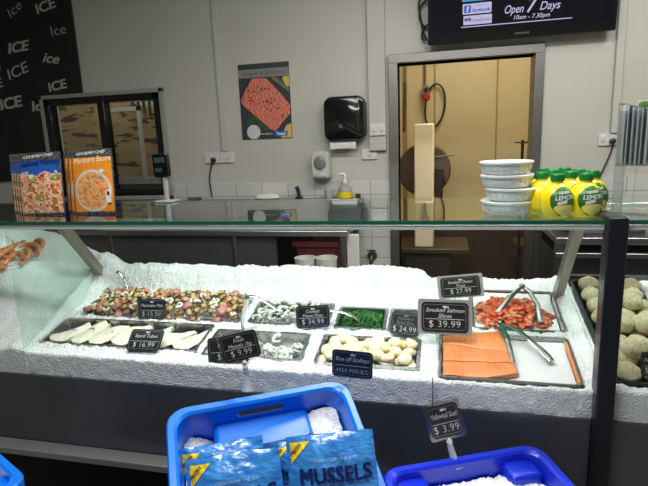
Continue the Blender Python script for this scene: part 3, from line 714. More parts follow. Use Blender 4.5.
# ------------------------------------------------------------------ trays
TR = dict(A=(-1.41,-.735,.225,.41), B=(-1.465,-.82,.04,.205), C=(-.705,-.40,.222,.378), D=(-.378,-.195,.215,.36), E=(-.188,-.08,.21,.36),
          F=(-.80,-.445,.025,.18), G=(-.405,-.07,.02,.18), H=(-.017,.387,-.008,.225), I=(.09,.392,.25,.507), J=(.462,.69,.02,.60))
def nz(x, y, s, z=0): return noise.noise(Vector((x*s, y*s, z)))
def sm(a, b, x):
    t = max(0, min(1, (x-a)/(b-a))); return t*t*(3-2*t)
def tray_mask(x, t, names, pad=.0):
    d = 9
    for k in names:
        a = TR[k]; dx = max(a[0]-x, x-a[1]); dt = max(a[2]-t, t-a[3]); d = min(d, max(dx, dt))
    return d
def rough(x, t): return .006*nz(x, t, 18, 1)+.0045*nz(x, t, 60, 2)+.0042*nz(x, t, 120, 5)+.003*nz(x, t, 260, 7)
def h_main(x, t):
    o = .010+rough(x, t)*1.25+.006*nz(x, t, 9, 3)
    back = sm(.40, .49, t) * (1-sm(-.10, -.015, x)) * (1 if x < -1.38 else 1)
    o += back*(.075+.012*nz(x, t, 6, 9)+.01*sm(-.6, -.2, x)) - .09*sm(.52, .60, t)*back
    o += .055*(1-sm(-1.47, -1.36, x))*sm(.30, .42, t)
    o += .014*sm(.39, .41, x)
    d = tray_mask(x, t, 'ABCDEFGHI')
    d += .006*nz(x, t, 30, 8)
    k = sm(-.012, .0, d)
    o = o*k-.042*(1-k)
    if t < .02: o = min(o, .006+rough(x, t)*.4)
    return o
def h_left(x, t):
    u = -1.4705-x
    o = .01+.25*sm(-.02, .52, t)*(.38+.62*sm(.0, .42, u))*(1-.35*sm(.48, .6, t))+rough(x, t)*1.3+.02*nz(x, t, 5, 4)
    o += .05*sm(.0, .25, u)*sm(.05, .3, t)
    return o
def h_right(x, t):
    o = .012+rough(x, t)
    d = tray_mask(x, t, 'J')+.004*nz(x, t, 30, 8); k = sm(-.006, .008, d)
    return o*k-.05*(1-k)
q = N('crushed_ice'); co = q.co()
a_ = q.vor(co, 170, 'Distance'); b_ = q.noise(co, 260, 3)
hgt = q.math('ADD', a_, q.math('MULTIPLY', b_, .5))
cr_ = q.mix(q.math('MULTIPLY', q.ramp(b_, [(.36, (1, 1, 1)), (.56, (0, 0, 0))]), .32), rgb(250, 251, 252), rgb(168, 182, 188)); q.color(cr_)
q.set(Roughness=.42); q.b.inputs['Specular IOR Level'].default_value = .4
q.b.inputs['Subsurface Weight'].default_value = .35; q.b.inputs['Subsurface Radius'].default_value = (.015, .018, .02); q.b.inputs['Subsurface Scale'].default_value = 1
q.bump(hgt, .8, .005); ICE = q.m
def icebed(name, x0, x1, t0, t1, fn, res, label, cat='ice'):
    nu = int((x1-x0)/res); nv = int((t1-t0)/res)
    m = MB(); m.grid(nu, nv, lambda u, v: (x0+(x1-x0)*u, t0+(t1-t0)*v, fn(x0+(x1-x0)*u, t0+(t1-t0)*v)), DM, uv=False)
    top = len(m.v)
    # front and side skirts down to the base of the well
    def skirt(idx, zb, push=0):
        o = len(m.v)
        for i in idx:
            p = m.v[i]; m.v.append(Vector((p.x, p.y+push, zb)))
        for k in range(len(idx)-1):
            m.f.append([idx[k], o+k, o+k+1, idx[k+1]]); m.mi.append(0)
    W = nu+1
    fr = list(range(W)); zmin = .791
    # bend: several rows on the front so that it is rough too
    prev = fr
    for r in range(1, 9):
        o = len(m.v)
        for i in fr:
            p = m.v[i]; z = p.z+(zmin-p.z)*r/8; y = max(1.411, p.y-.0*r+.004*nz(p.x, z, 40, 3)); m.v.append(Vector((p.x, y, z)))
        for k in range(W-1): m.f.append([prev[k], o+k, o+k+1, prev[k+1]]); m.mi.append(0)
        prev = list(range(o, o+W))
    skirt([j*W for j in range(nv, -1, -1)], zmin); skirt([j*W+nu for j in range(nv+1)], zmin); skirt([nv*W+i for i in range(nu, -1, -1)], zmin)
    return single(name, m, ICE, label, cat, kind='stuff', smooth=True)
t0 = (1.414-1.43)/cos(TAU)
icebed('crushed_ice', -1.47, .437, t0, .60, h_main, .0050, 'bed of crushed ice around the steel trays in the main case')
icebed('crushed_ice', -2.70, -1.4705, t0, .60, h_left, .014, 'tall mound of crushed ice with prawns at far left of the case')
icebed('crushed_ice', .442, 1.40, t0, .60, h_right, .010, 'crushed ice around the tray of crumbed fish cakes at far right')

TS = steel_m('tray_steel', (.62, .62, .62, 1), .28, (30, 30, 30))
def tray(k, label, depth=.035, rim=.010, mt=None, r=.012, wall=.010, roll=0):
    x0, x1, a, b = TR[k]; M = DM @ T((x0+x1)/2, (a+b)/2, 0)
    w, d = (x1-x0)/2, (b-a)/2
    o = thing('display_tray' if roll == 0 else 'oven_tray', label, 'tray', M)
    def L(g, z): return rrect(-w+g, w-g, -d+g, d-g, max(.004, r-g*.3), z, 4)
    mt = mt or TS
    part('pan', MB().loops([L(rim+wall, -depth-.001), L(rim, .009), L(rim, .011), L(rim+.001, .011), L(rim+wall+.001, -depth)]), mt, o, local=True)
    if roll: part('rim', MB().loops([L(rim, .006), L(.003, .004), L(0, .008), L(.003, .013), L(rim+.001, .012)], cap0=False, cap1=False), mt, o, local=True)
    else: part('rim', MB().loops([L(rim, .009), L(0, .008), L(0, .0105), L(rim+.001, .0115)], cap0=False, cap1=False), mt, o, local=True)
    return o
tray('A', 'steel tray of mixed marinara seafood at the back left of the case', .045)
tray('B', 'wide steel tray of white squid tubes at the front left of the case', .04)
tray('C', 'steel tray of grey prawn meat in the middle back row', .045)
tray('D', 'small steel tray of green seaweed salad', .045)
tray('E', 'smallest steel tray right of the seaweed salad, half hidden by a price tag', .05)
tray('F', 'nearly empty steel tray left of the scallops', .05)
tray('G', 'steel tray heaped with cream scallops in the front row', .04)
tray('H', 'shallow oven tray of sliced smoked salmon at the front right', .014, .008, None, .02, .006, 1)
tray('I', 'shallow oven tray of shredded smoked trout behind the salmon tray', .014, .008, None, .02, .006, 1)
tray('J', 'black tray of crumbed fish cakes at far right', .02, .008, mat('tray_black', (.015, .015, .016, 1), .35), .015, .006, 1)
# ------------------------------------------------------------------ food
def blob(seed, amp=.35, fr=1.6):
    off = Vector((seed*7.3, seed*3.1, seed*5.7)); return lambda d: 1+amp*noise.noise(d*fr+off)+amp*.4*noise.noise(d*fr*3+off)
def food_mat(name, c, rough=.28, var=.15, vs=60, sss=.25, bump=.2): return mat(name, c, rough, 0, var, vs, bump, 180, .001, sss)
F_PINK = food_mat('fish_pink', rgb(192, 132, 126)); F_WHITE = food_mat('squid_white', rgb(232, 226, 208)); F_TAN = food_mat('mussel_tan', rgb(194, 160, 108), .25, .35, 90)
F_ORANGE = food_mat('surimi_orange', rgb(206, 150, 116)); F_DARK = food_mat('mussel_lip', rgb(84, 62, 40), .25, .4)
F_CREAM = food_mat('scallop_cream', rgb(236, 222, 184), .3, .08, 30, .4)
F_GREY = food_mat('prawn_grey', rgb(206, 208, 200), .2, .1, 50, .4)
def scatter(k, n, mg=.02): 
    x0, x1, a, b = TR[k]; out = []; tries = 0; dmin = sqrt((x1-x0-2*mg)*(b-a-2*mg)/n)*.78
    while len(out) < n and tries < 20000:
        tries += 1; p = (random.uniform(x0+mg, x1-mg), random.uniform(a+mg, b-mg))
        if all((p[0]-s[0])**2+(p[1]-s[1])**2 > dmin*dmin for s in out): out.append(p)
        elif tries % 400 == 0: dmin *= .95
    return out
def rot3(): return Euler((random.uniform(-.5, .5), random.uniform(-.5, .5), random.uniform(0, 6.28))).to_matrix().to_4x4()
protos = {}
def piece(kind, name, M, label, cat, group, build, v):
    key = (kind, v)
    if key not in protos: protos[key] = build(name, v, M, label, cat, group); return protos[key]
    return copy_tree(protos[key], M, label, group)
def b_chunk(mt, a, b, c, amp=.4):
    def f(name, v, M, label, cat, group): return single(name, MB().ell((0, 0, 0), a, b, c, 16, 10, None, blob(v+1, amp)), mt, label, cat, group, smooth=True, M=M)
    return f
def b_cube(mt, a, b, c):
    def f(name, v, M, label, cat, group):
        g = blob(v+9, .25); k = lambda d: g(d)*.86/(abs(d.x)**4+abs(d.y)**4+abs(d.z)**4)**.25
        return single(name, MB().ell((0, 0, 0), a, b, c, 18, 11, None, k), mt, label, cat, group, smooth=True, M=M)
    return f
def b_mussel(name, v, M, label, cat, group):
    o = thing(name, label, cat, M, group)
    part('flesh', MB().ell((0, 0, 0), .017, .011, .008, 14, 9, None, blob(v+20, .3)), F_TAN, o, local=True, smooth=True)
    Q = [(.0165*cos(a), .0105*sin(a), .003+.002*sin(a*5)) for a in [pi*(-.1+1.2*i/12) for i in range(13)]]
    part('frill', MB().tube(Q, .0030, 6), F_DARK, o, local=True, smooth=True, label='dark frilled edge')
    return o
def b_ring(mt, R0, r, arc=1.0):
    def f(name, v, M, label, cat, group):
        n = 16; Q = [((R0+.003*sin(3*a+v))*cos(a), (R0*.8)*sin(a), .003*sin(2*a+v)) for a in [2*pi*arc*i/n for i in range(n+1)]]
        rs = [r*(1 if arc == 1 else (1.15-.75*i/n)) for i in range(n+1)]
        return single(name, MB().tube(Q, rs, 8), mt, label, cat, group, smooth=True, M=M)
    return f
hm = lambda x, t, k: 1-max(abs((x-(TR[k][0]+TR[k][1])/2)/((TR[k][1]-TR[k][0])/2)), abs((t-(TR[k][2]+TR[k][3])/2)/((TR[k][3]-TR[k][2])/2)))
# marinara mix: two layers
base = [(-1.41+.02+.64*i/1, .3) for i in range(0)]
for ly, n in ((0, 110), (1, 110)):
    for x, t in scatter('A', n, (.008 if ly == 0 else .016)):
        z = .004+.022*ly+.016*min(1, hm(x, t, 'A')*2)
        M = DM @ T(x, t, z) @ rot3(); s = random.random(); v = random.randrange(4)
        if s < .40: piece('mus', 'mussel', M, 'tan mussel meat with a dark frill in the marinara mix', 'mussel', 'mussels in the marinara mix', b_mussel, v)
        elif s < .62: piece('pink', 'fish_cube', M, 'pink cube of fish in the marinara mix', 'fish', 'pink fish cubes in the marinara mix', b_cube(F_PINK, .020, .016, .013), v)
        elif s < .88: piece('sq', 'squid_piece', M, 'white curl of squid in the marinara mix', 'squid', 'white squid pieces in the marinara mix', b_ring(F_WHITE, .011, .006, .8), v)
        else: piece('or', 'surimi_piece', M, 'orange chunk of surimi in the marinara mix', 'surimi', 'orange surimi pieces in the marinara mix', b_cube(F_ORANGE, .016, .011, .010), v)
# squid tubes
SQ = food_mat('squid_tube', rgb(226, 222, 200), .25, .06, 25, .4)
labs = ['leftmost white squid tube in the front left tray', 'second white squid tube from the left in the front tray', 'third white squid tube from the left in the front tray', 'white squid tube just left of the squid price tag', 'white squid tube behind the squid price tag', 'white squid tube just right of the squid price tag', 'rightmost white squid tube in the front left tray']
for i, x in enumerate((-1.385, -1.30, -1.215, -1.12, -1.03, -.945, -.875)):
    M = DM @ T(x, .122, -.012+.005*(i % 2)) @ R(-42+14*sin(i*2.1), 'Z') @ Matrix.Scale(.97, 4)
    o = thing('squid_tube', labs[i], 'squid', M, 'squid tubes')
    def fn(u, v):
        a = 2*pi*u; w_ = .047*(1-.75*max(0, v-.25)**1.5/.65)*(.96+.06*sin(7*v+i))*sm(-.02, .10, v)**.5; zz = .011*(1-.35*v)
        ed = abs(cos(a))
        return (w_*cos(a)+.008*sin(v*3+i), -.075+.15*v, zz*sin(a)*(1-.5*ed**4)+.012+.007*sin(v*4+i)*cos(a)+.004*noise.noise(Vector((cos(a)*2, v*5, i*3))))
    part('mantle', MB().grid(28, 18, fn, uv=False), SQ, o, local=True, smooth=True)
    def fin(u, v):
        w_ = .036*(1-v)*(u-.5)*2; return (w_+.012, .018+.062*v-.02*abs(u-.5)*2*(1-v), .026-.012*abs(u-.5)*2+.005*sin(v*5+i)-.010*v)
    m = MB().grid(14, 10, fin, uv=False); k_ = len(m.v); m.v += [q_-Vector((0, 0, .003)) for q_ in m.v]; m.f += [[j_+k_ for j_ in f_[::-1]] for f_ in list(m.f)]; m.mi = [0]*len(m.f)
    part('fin', m, SQ, o, local=True, smooth=True)
# prawn meat, calamari, scallops
for ly, n in ((0, 30), (1, 20)):
    for x, t in scatter('C', n, .024):
        piece('pm', 'prawn_meat', DM @ T(x, t, -.008+.022*ly+.01*min(1, 2*hm(x, t, 'C'))) @ rot3(), 'peeled grey prawn meat in the middle back tray', 'prawn', 'peeled prawns in the back tray', b_ring(F_GREY, .014, .0075, .72), random.randrange(4))
for i in range(24):
    x = random.uniform(-.66, -.475); t = random.uniform(.075, .15); 
    piece('cal', 'calamari', DM @ T(x, t, -.036+.012*random.random()*3) @ rot3(), 'pale grey calamari piece in the nearly empty tray', 'squid', 'calamari in the nearly empty tray', b_ring(F_GREY, .014, .008, .8), random.randrange(4))
for ly, n in ((0, 26), (1, 22)):
    for x, t in scatter('G', n, .026):
        piece('scal', 'scallop', DM @ T(x, t, -.010+.020*ly+.012*min(1, 2*hm(x, t, 'G'))) @ rot3(), 'cream roe-off scallop in the front tray', 'scallop', 'scallops in the front tray', b_chunk(F_CREAM, .023, .021, .015, .22), random.randrange(5))
# seaweed salad
q = N('seaweed'); q.color(q.ramp(q.noise(q.co(), 160, 3), [(.35, rgb(6, 40, 10)), (.65, rgb(64, 140, 46))])); q.set(Roughness=.22); SEA = q.m
m = MB(); x0, x1, a, b = TR['D']
m.grid(24, 20, lambda u, v: (x0+.017+(x1-x0-.034)*u, a+.017+(b-a-.034)*v, -.02+.024*sin(pi*u)*sin(pi*v)), uv=False)
for k in range(420):
    x = random.uniform(x0+.022, x1-.022); t = random.uniform(a+.022, b-.022); z = -.016+.026*sin(pi*(x-x0)/(x1-x0))*sin(pi*(t-a)/(b-a)); an = random.uniform(0, 6.28); L = random.uniform(.012, .022)
    m.tube([(x-L*cos(an)*.6, t-L*sin(an)*.6, z-.003), (x, t, z+random.uniform(.003, .014)), (x+L*cos(an+.6)*.6, t+L*sin(an+.6)*.6, z-.003)], .0021, 5)
single('seaweed_salad', m.xf(DM), SEA, 'shredded green seaweed salad filling the small tray', 'seaweed', kind='stuff', smooth=True)
x0, x1, a, b = TR['E']
m = MB().grid(20, 20, lambda u, v: (x0+.015+(x1-x0-.03)*u, a+.015+(b-a-.03)*v, -.022+.012*sin(pi*u)*sin(pi*v)+.006*noise.noise(Vector((u*9, v*9, 2)))), uv=False)
single('octopus_salad', m.xf(DM), food_mat('octopus', rgb(92, 84, 70), .3, .5, 120), 'dark chopped salad in the smallest tray behind its price tag', 'salad', kind='stuff', smooth=True)
# paper sheets
PAPER = mat('butcher_paper', rgb(226, 228, 228), .7)
def sheet(k, label, g=.016, cr=.004, z=-.0115):
    x0, x1, a, b = TR[k]
    m = MB().grid(40, 26, lambda u, v: (x0+g+(x1-x0-2*g)*u, a+g+(b-a-2*g)*v, z+.003+cr*abs(nz(u*3, v*2, 3, ord(k)))+.015*sm(.86, 1.0, v)*(1 if k == 'I' else .5)), DM, uv=False)
    m.v += [q-Vector((0, 0, .0012)) for q in m.v]; n = len(m.v)//2; m.f += [[i+n for i in f[::-1]] for f in list(m.f)]; m.mi = [0]*len(m.f)
    return single('paper_sheet', m, PAPER, label, 'paper', smooth=True)
sheet('H', 'white paper sheet under the sliced smoked salmon'); sheet('I', 'white paper sheet under the shredded smoked trout')
q = N('smoked_salmon'); co = q.co('Object', (1, 1, 1)); wv = q.n('ShaderNodeTexWave'); wv.inputs['Scale'].default_value = 16; wv.inputs['Distortion'].default_value = 11; wv.inputs['Detail'].default_value = 2; q.l(co, wv.inputs['Vector'])
c = q.ramp(q.noise(co, 12, 4), [(.3, rgb(214, 120, 64)), (.7, rgb(232, 154, 98))]); c2 = q.mix(q.math('MULTIPLY', wv.outputs['Fac'], .12), c, rgb(248, 190, 138)); q.color(c2); q.set(Roughness=.28)
q.b.inputs['Subsurface Weight'].default_value = .2; q.b.inputs['Subsurface Radius'].default_value = (.012, .006, .003); q.bump(q.noise(co, 90, 3), .25, .001); SMK = q.m
pts = [deckpx(*p) for p in ((443,378),(443,341),(503,336),(513,362),(519,376),(503,379),(484,381))]
def inside(x, y, P):
    c = False; n = len(P)
    for i in range(n):
        a, b = P[i], P[(i+1) % n]
        if (a.y > y) != (b.y > y) and x < (b.x-a.x)*(y-a.y)/(b.y-a.y)+a.x: c = not c
    return c
# sliced side: overlapping slices, each one its own piece
def slab(name, P, zf, thick, label, cat, group=None, mt=SMK):
    cx = sum(p.x for p in P)/len(P); cy = sum(p.y for p in P)/len(P); n = 56; ring = []
    # resample outline
    seg = []; tot = 0
    for i in range(len(P)):
        a, b = P[i], P[(i+1) % len(P)]; L = ((a.x-b.x)**2+(a.y-b.y)**2)**.5; seg.append((tot, L, a, b)); tot += L
    for k in range(n):
        s_ = tot*k/n
        for t_, L, a, b in seg:
            if t_ <= s_ <= t_+L: u = (s_-t_)/L; ring.append((a.x+(b.x-a.x)*u, a.y+(b.y-a.y)*u)); break
    lo = []
    for f, dz in ((1, 0), (1.0, .45), (.985, .85), (.95, 1), (.8, 1), (.6, 1), (.4, 1), (.2, 1), (.05, 1)):
        l = []
        for x, y in ring:
            w_ = 1+.05*nz(x, y, 45, 1)+.03*nz(x, y, 110, 4); X = cx+(x-cx)*f*w_; Y = cy+(y-cy)*f*w_
            l.append((X, Y, zf(X, Y)+thick*dz+(.0025*nz(X, Y, 24, 6)+.0012*nz(X, Y, 80, 3))*(dz > .8)))
        lo.append(l)
    return single(name, MB().loops(lo).xf(DM), mt, label, cat, group, smooth=True)
def sub(t0_, t1_, k0, k1):   # part of the salmon outline between two slanted lines
    P = [Vector((p.x, p.y)) for p in pts]
    for f in (lambda p: p.y-(t0_+k0*(p.x-.1)), lambda p: (t1_+k1*(p.x-.1))-p.y):
        res = []; n = len(P)
        for i in range(n):
            a, b = P[i], P[(i+1) % n]; fa, fb = f(a), f(b)
            if fa >= 0: res.append(a)
            if (fa >= 0) != (fb >= 0): res.append(a+(b-a)*(fa/(fa-fb)))
        P = res
    return P
bands = [(-.1, .085, 0, .05, 0), (.070, .150, .05, -.12, .005), (.132, .4, -.12, 0, .009)]
sl = ['smoked salmon slices nearest the front edge of the oven tray', 'smoked salmon slices across the middle of the front oven tray', 'smoked salmon slices at the back of the front oven tray, under the tongs']
for i, (a_, b_, k0, k1, dz) in enumerate(bands):
    slab('salmon_slice', sub(a_, b_, k0, k1), lambda x, y, dz=dz: .001+dz+.004*nz(x, y, 14, 3), .012, sl[i], 'salmon', 'smoked salmon slices')
P = [deckpx(*p) for p in ((579,386),(577,378),(567,350),(565,343),(568,343),(576,362),(583,381),(583,386))]
slab('salmon_slice', [Vector((p.x-.004, p.y)) for p in P], lambda x, y: .001, .008, 'thin strip of smoked salmon at the right edge of the front oven tray', 'salmon', 'smoked salmon slices')
# shredded trout
TRO = [food_mat('trout_%s' % n_, c_, .25, .2, 60, .25) for n_, c_ in (('red', rgb(192, 78, 50)), ('orange', rgb(208, 98, 60)), ('light', rgb(224, 146, 108)))]
cpx = deckpx(512, 314)
for i in range(200):
    while True:
        a, b = random.gauss(0, .48), random.gauss(0, .48)
        if a*a+b*b < 1: break
    if random.random() < .25: a, b = a*1.3, b*1.0
    x = cpx.x+.125*a-.005; t = cpx.y-.005+.10*b; x = max(.125, min(.355, x)); t = max(.285, min(.47, t))
    z = -.002+.034*max(0, 1-(a*a+b*b))*random.random()+.004*random.random()
    v = random.randrange(6)
    piece('tro', 'trout_flake', DM @ T(x, t, z) @ rot3(), 'orange flake of shredded smoked trout on white paper', 'trout', 'shredded smoked trout flakes', (lambda name, v, M, l, c_, g: single(name, MB().ell((0, 0, 0), .018, .011, .0055, 14, 8, None, blob(v+40, .75, 2.2)), TRO[v % 3], l, c_, g, smooth=True, M=M)), v)
# crumbed cakes
q = N('crumb'); co = q.co(); q.color(q.ramp(q.noise(co, 95, 4, .75), [(.3, rgb(176, 158, 110)), (.5, rgb(218, 206, 168)), (.75, rgb(236, 228, 200))])); q.set(Roughness=.85); q.bump(q.noise(co, 260, 3, .7), 1, .004); CRUMB = q.m
for r_ in range(8):
    for c_ in range(3):
        x = .512+.068*c_+.006*random.uniform(-1, 1)+(.008 if r_ % 2 else 0); t = .062+.070*r_+.005*random.uniform(-1, 1)
        piece('cake', 'fish_cake', DM @ T(x, t, .013+.004*random.random()) @ R(random.uniform(0, 360), 'Z') @ R(random.uniform(-8, 8), 'X'), 'round crumbed fish cake in the black tray at right', 'fish cake', 'crumbed fish cakes in the black tray', (lambda name, v, M, l, cc, g: single(name, MB().ell((0, 0, 0), .035, .035, .027, 22, 14, None, blob(v+60, .12)), CRUMB, l, cc, g, smooth=True, M=M)), random.randrange(4))
for c_ in range(6):
    x = .545+.068*(c_ % 2)+.01*random.uniform(-1, 1); t = .10+.13*(c_//2)+.03
    piece('cake', 'fish_cake', DM @ T(x, t, .050) @ R(random.uniform(0, 360), 'Z'), 'round crumbed fish cake resting on top of the others in the black tray', 'fish cake', 'crumbed fish cakes on top of the pile', None, random.choice([k[1] for k in protos if k[0] == 'cake']))
# prawns on the left mound
PR = [mat('prawn_shell', rgb(232, 146, 100), .3, 0, .3, 120, .2, 90, .002, .15), mat('prawn_leg', rgb(206, 120, 76), .4)]
def prawn(M, label):
    o = thing('cooked_prawn', label, 'prawn', M, 'cooked prawns on the left ice mound')
    Q = []; rs = []
    for i in range(15):
        u = i/14; a = -.3+2.5*u; Q.append((.042*cos(a), .042*sin(a), 0)); rs.append(.0125*(.75+.5*u)*(.93 if i % 2 else 1.05) if u < .8 else .0125*(1.1-(u-.8)*3))
    part('body', MB().tube(Q, rs, 10), PR[0], o, local=True, smooth=True)
    m = MB(); e = Vector(Q[0])
    for k in (-1, 0, 1): m.ell(e+Vector((.006*k+.002, -.014, 0)), .006, .016, .003, 8, 6)
    part('tail', m, PR[0], o, local=True, smooth=True)
    m = MB(); h0 = Vector(Q[-1])
    for k in (-1, 1): m.tube([h0, h0+Vector((-.03, -.02, .004*k)), h0+Vector((-.05, -.07, .01*k))], .0011, 5)
    m.tube([h0, h0+Vector((-.022, -.012, 0))], [.004, .0008], 6)
    part('feelers', m, PR[1], o, local=True)
    m = MB()
    for i in range(4, 12):
        p = Vector(Q[i])*.72; m.tube([Vector(Q[i])*.85, p, p*.8+Vector((.004, -.004, 0))], .0016, 5)
    part('legs', m, PR[1], o, local=True)
    return o
spots = [(35,248),(27,252),(19,250),(12,253),(4,250),(22,258),(13,260),(5,257),(8,264),(1,262),(-3,255),(31,254),(-4,266),(16,255)]
for i, (px, py) in enumerate(spots):
    # march the ray onto the mound
    d = ray(px, py).normalized(); p = None
    for k in range(900):
        w = CO+d*(1.2+.003*k); l = DM.inverted() @ w
        if l.z <= h_left(l.x, l.y): p = l; break
    if p is None: continue
    M = DM @ T(p.x, p.y, p.z+.008) @ R(20+10*sin(i*3), 'X') @ R(i*67, 'Z') @ Matrix.Scale(.85, 4)
    lb = 'whole cooked orange prawn in the cluster on the left ice mound'
    if i == 0: PRW = prawn(M, lb)
    else: copy_tree(PRW, M, lb)
# ------------------------------------------------------------------ ladles and tongs
def ladle(pts, label, r=.006, bowl=None, flat=.55):
    P = [at(px, py, Y) for px, py, Y in pts]; Q = []
    for i in range(len(P)-1):
        for k in range(6):
            a, b, c_, d_ = P[max(i-1, 0)], P[i], P[i+1], P[min(i+2, len(P)-1)]; t = k/6
            Q.append(.5*((2*b)+(c_-a)*t+(2*a-5*b+4*c_-d_)*t*t+(3*b-a-3*c_+d_)*t**3))
    Q.append(P[-1])
    o = thing('serving_spoon', label, 'spoon', P[-1], 'steel serving spoons')
    n = len(Q)
    part('handle', MB().tube(Q, [r*(1.15-.45*i/n) for i in range(n)], 10, None, 0, flat), CHROME, o)
    e = P[-1]; d = (P[-1]-P[-2]).normalized()
    part('bowl', MB().lathe([(.004, -.016), (.022, -.010), (.032, 0), (.031, .001), (.021, -.008), (.003, -.014)], 20, T(*(e+d*.02))), CHROME, o)
    return o
ladle([(117,272,1.80),(122,275,1.80),(127,284,1.80),(130,294,1.79)], 'hook handled steel serving spoon stuck in the marinara mix', .009)
ladle([(246.5,298,1.56),(246,306,1.575),(243,316,1.59),(243,327,1.60),(246,338,1.60)], 'steel serving spoon standing upright between prawn meat and calamari trays', .0085, flat=.8)
ladle([(246,296.5,1.74),(254,296.5,1.735),(264,301,1.73),(276,309,1.715)], 'steel serving spoon lying in the grey prawn meat', .008)
ladle([(331,310.5,1.66),(342,312.5,1.66),(352,316.5,1.67),(362,324,1.68),(371,331,1.68)], 'steel serving spoon lying in the green seaweed salad', .008)
def arm(m, P, w, th, up):
    Q = [Vector(p) for p in P]; n = len(Q)
    return m.tube(Q, [w_ for w_ in w], 10, None, 0, th, up)
def dk(px, py, off): return DM @ deckpx(px, py, off)
o = thing('tongs', 'open steel tongs standing in the shredded smoked trout', 'tongs', dk(520, 300, .04))
TST = steel_m('tongs_steel', (.30, .29, .28, 1), .3, (40, 40, 40))
ap = dk(522, 286, .085)
P1 = [ap, dk(513, 294, .07), dk(505, 304, .045), dk(498, 314, .02)]; P2 = [ap, dk(530, 292, .07), dk(537, 304, .045), dk(540, 322, .02)]
part('arm', arm(MB(), P1, [.007, .0085, .0085, .012], .35, (0, -1, .3)), TST, o); part('arm', arm(MB(), P2, [.007, .0085, .0085, .012], .35, (0, -1, .3)), TST, o)
part('hinge', MB().ell(ap, .011, .009, .009, 12, 8), TST, o)
o = thing('tongs', 'steel tongs with green grips resting across the smoked salmon tray', 'tongs', dk(520, 345, .02))
GRN = mat('green_grip', rgb(12, 84, 66), .4)
a0 = dk(500, 323, .05); g1 = dk(507, 338, .038); e1 = dk(513.5, 362, .016); g2 = dk(516, 329, .046); h2 = dk(529, 339, .036); e2 = dk(541, 349, .024); f2 = dk(552, 361, .012)
part('grip', arm(MB(), [a0, (a0+g1)/2, g1], [.006, .0095, .0095], .5, (0, 0, 1)), GRN, o, label='green grip of the near arm'); part('arm', arm(MB(), [g1, (g1+e1)/2, e1], [.0075, .0075, .006], .35, (0, 0, 1)), TST, o)
part('grip', arm(MB(), [a0, g2, h2], [.006, .0105, .010], .5, (0, 0, 1)), GRN, o, label='green grip of the far arm'); part('arm', arm(MB(), [h2, e2, (e2+f2)/2, f2], [.009, .011, .015, .011], .35, (0, 0, 1)), TST, o)
part('hinge', MB().ell(a0, .009, .009, .009, 12, 8), TST, o)
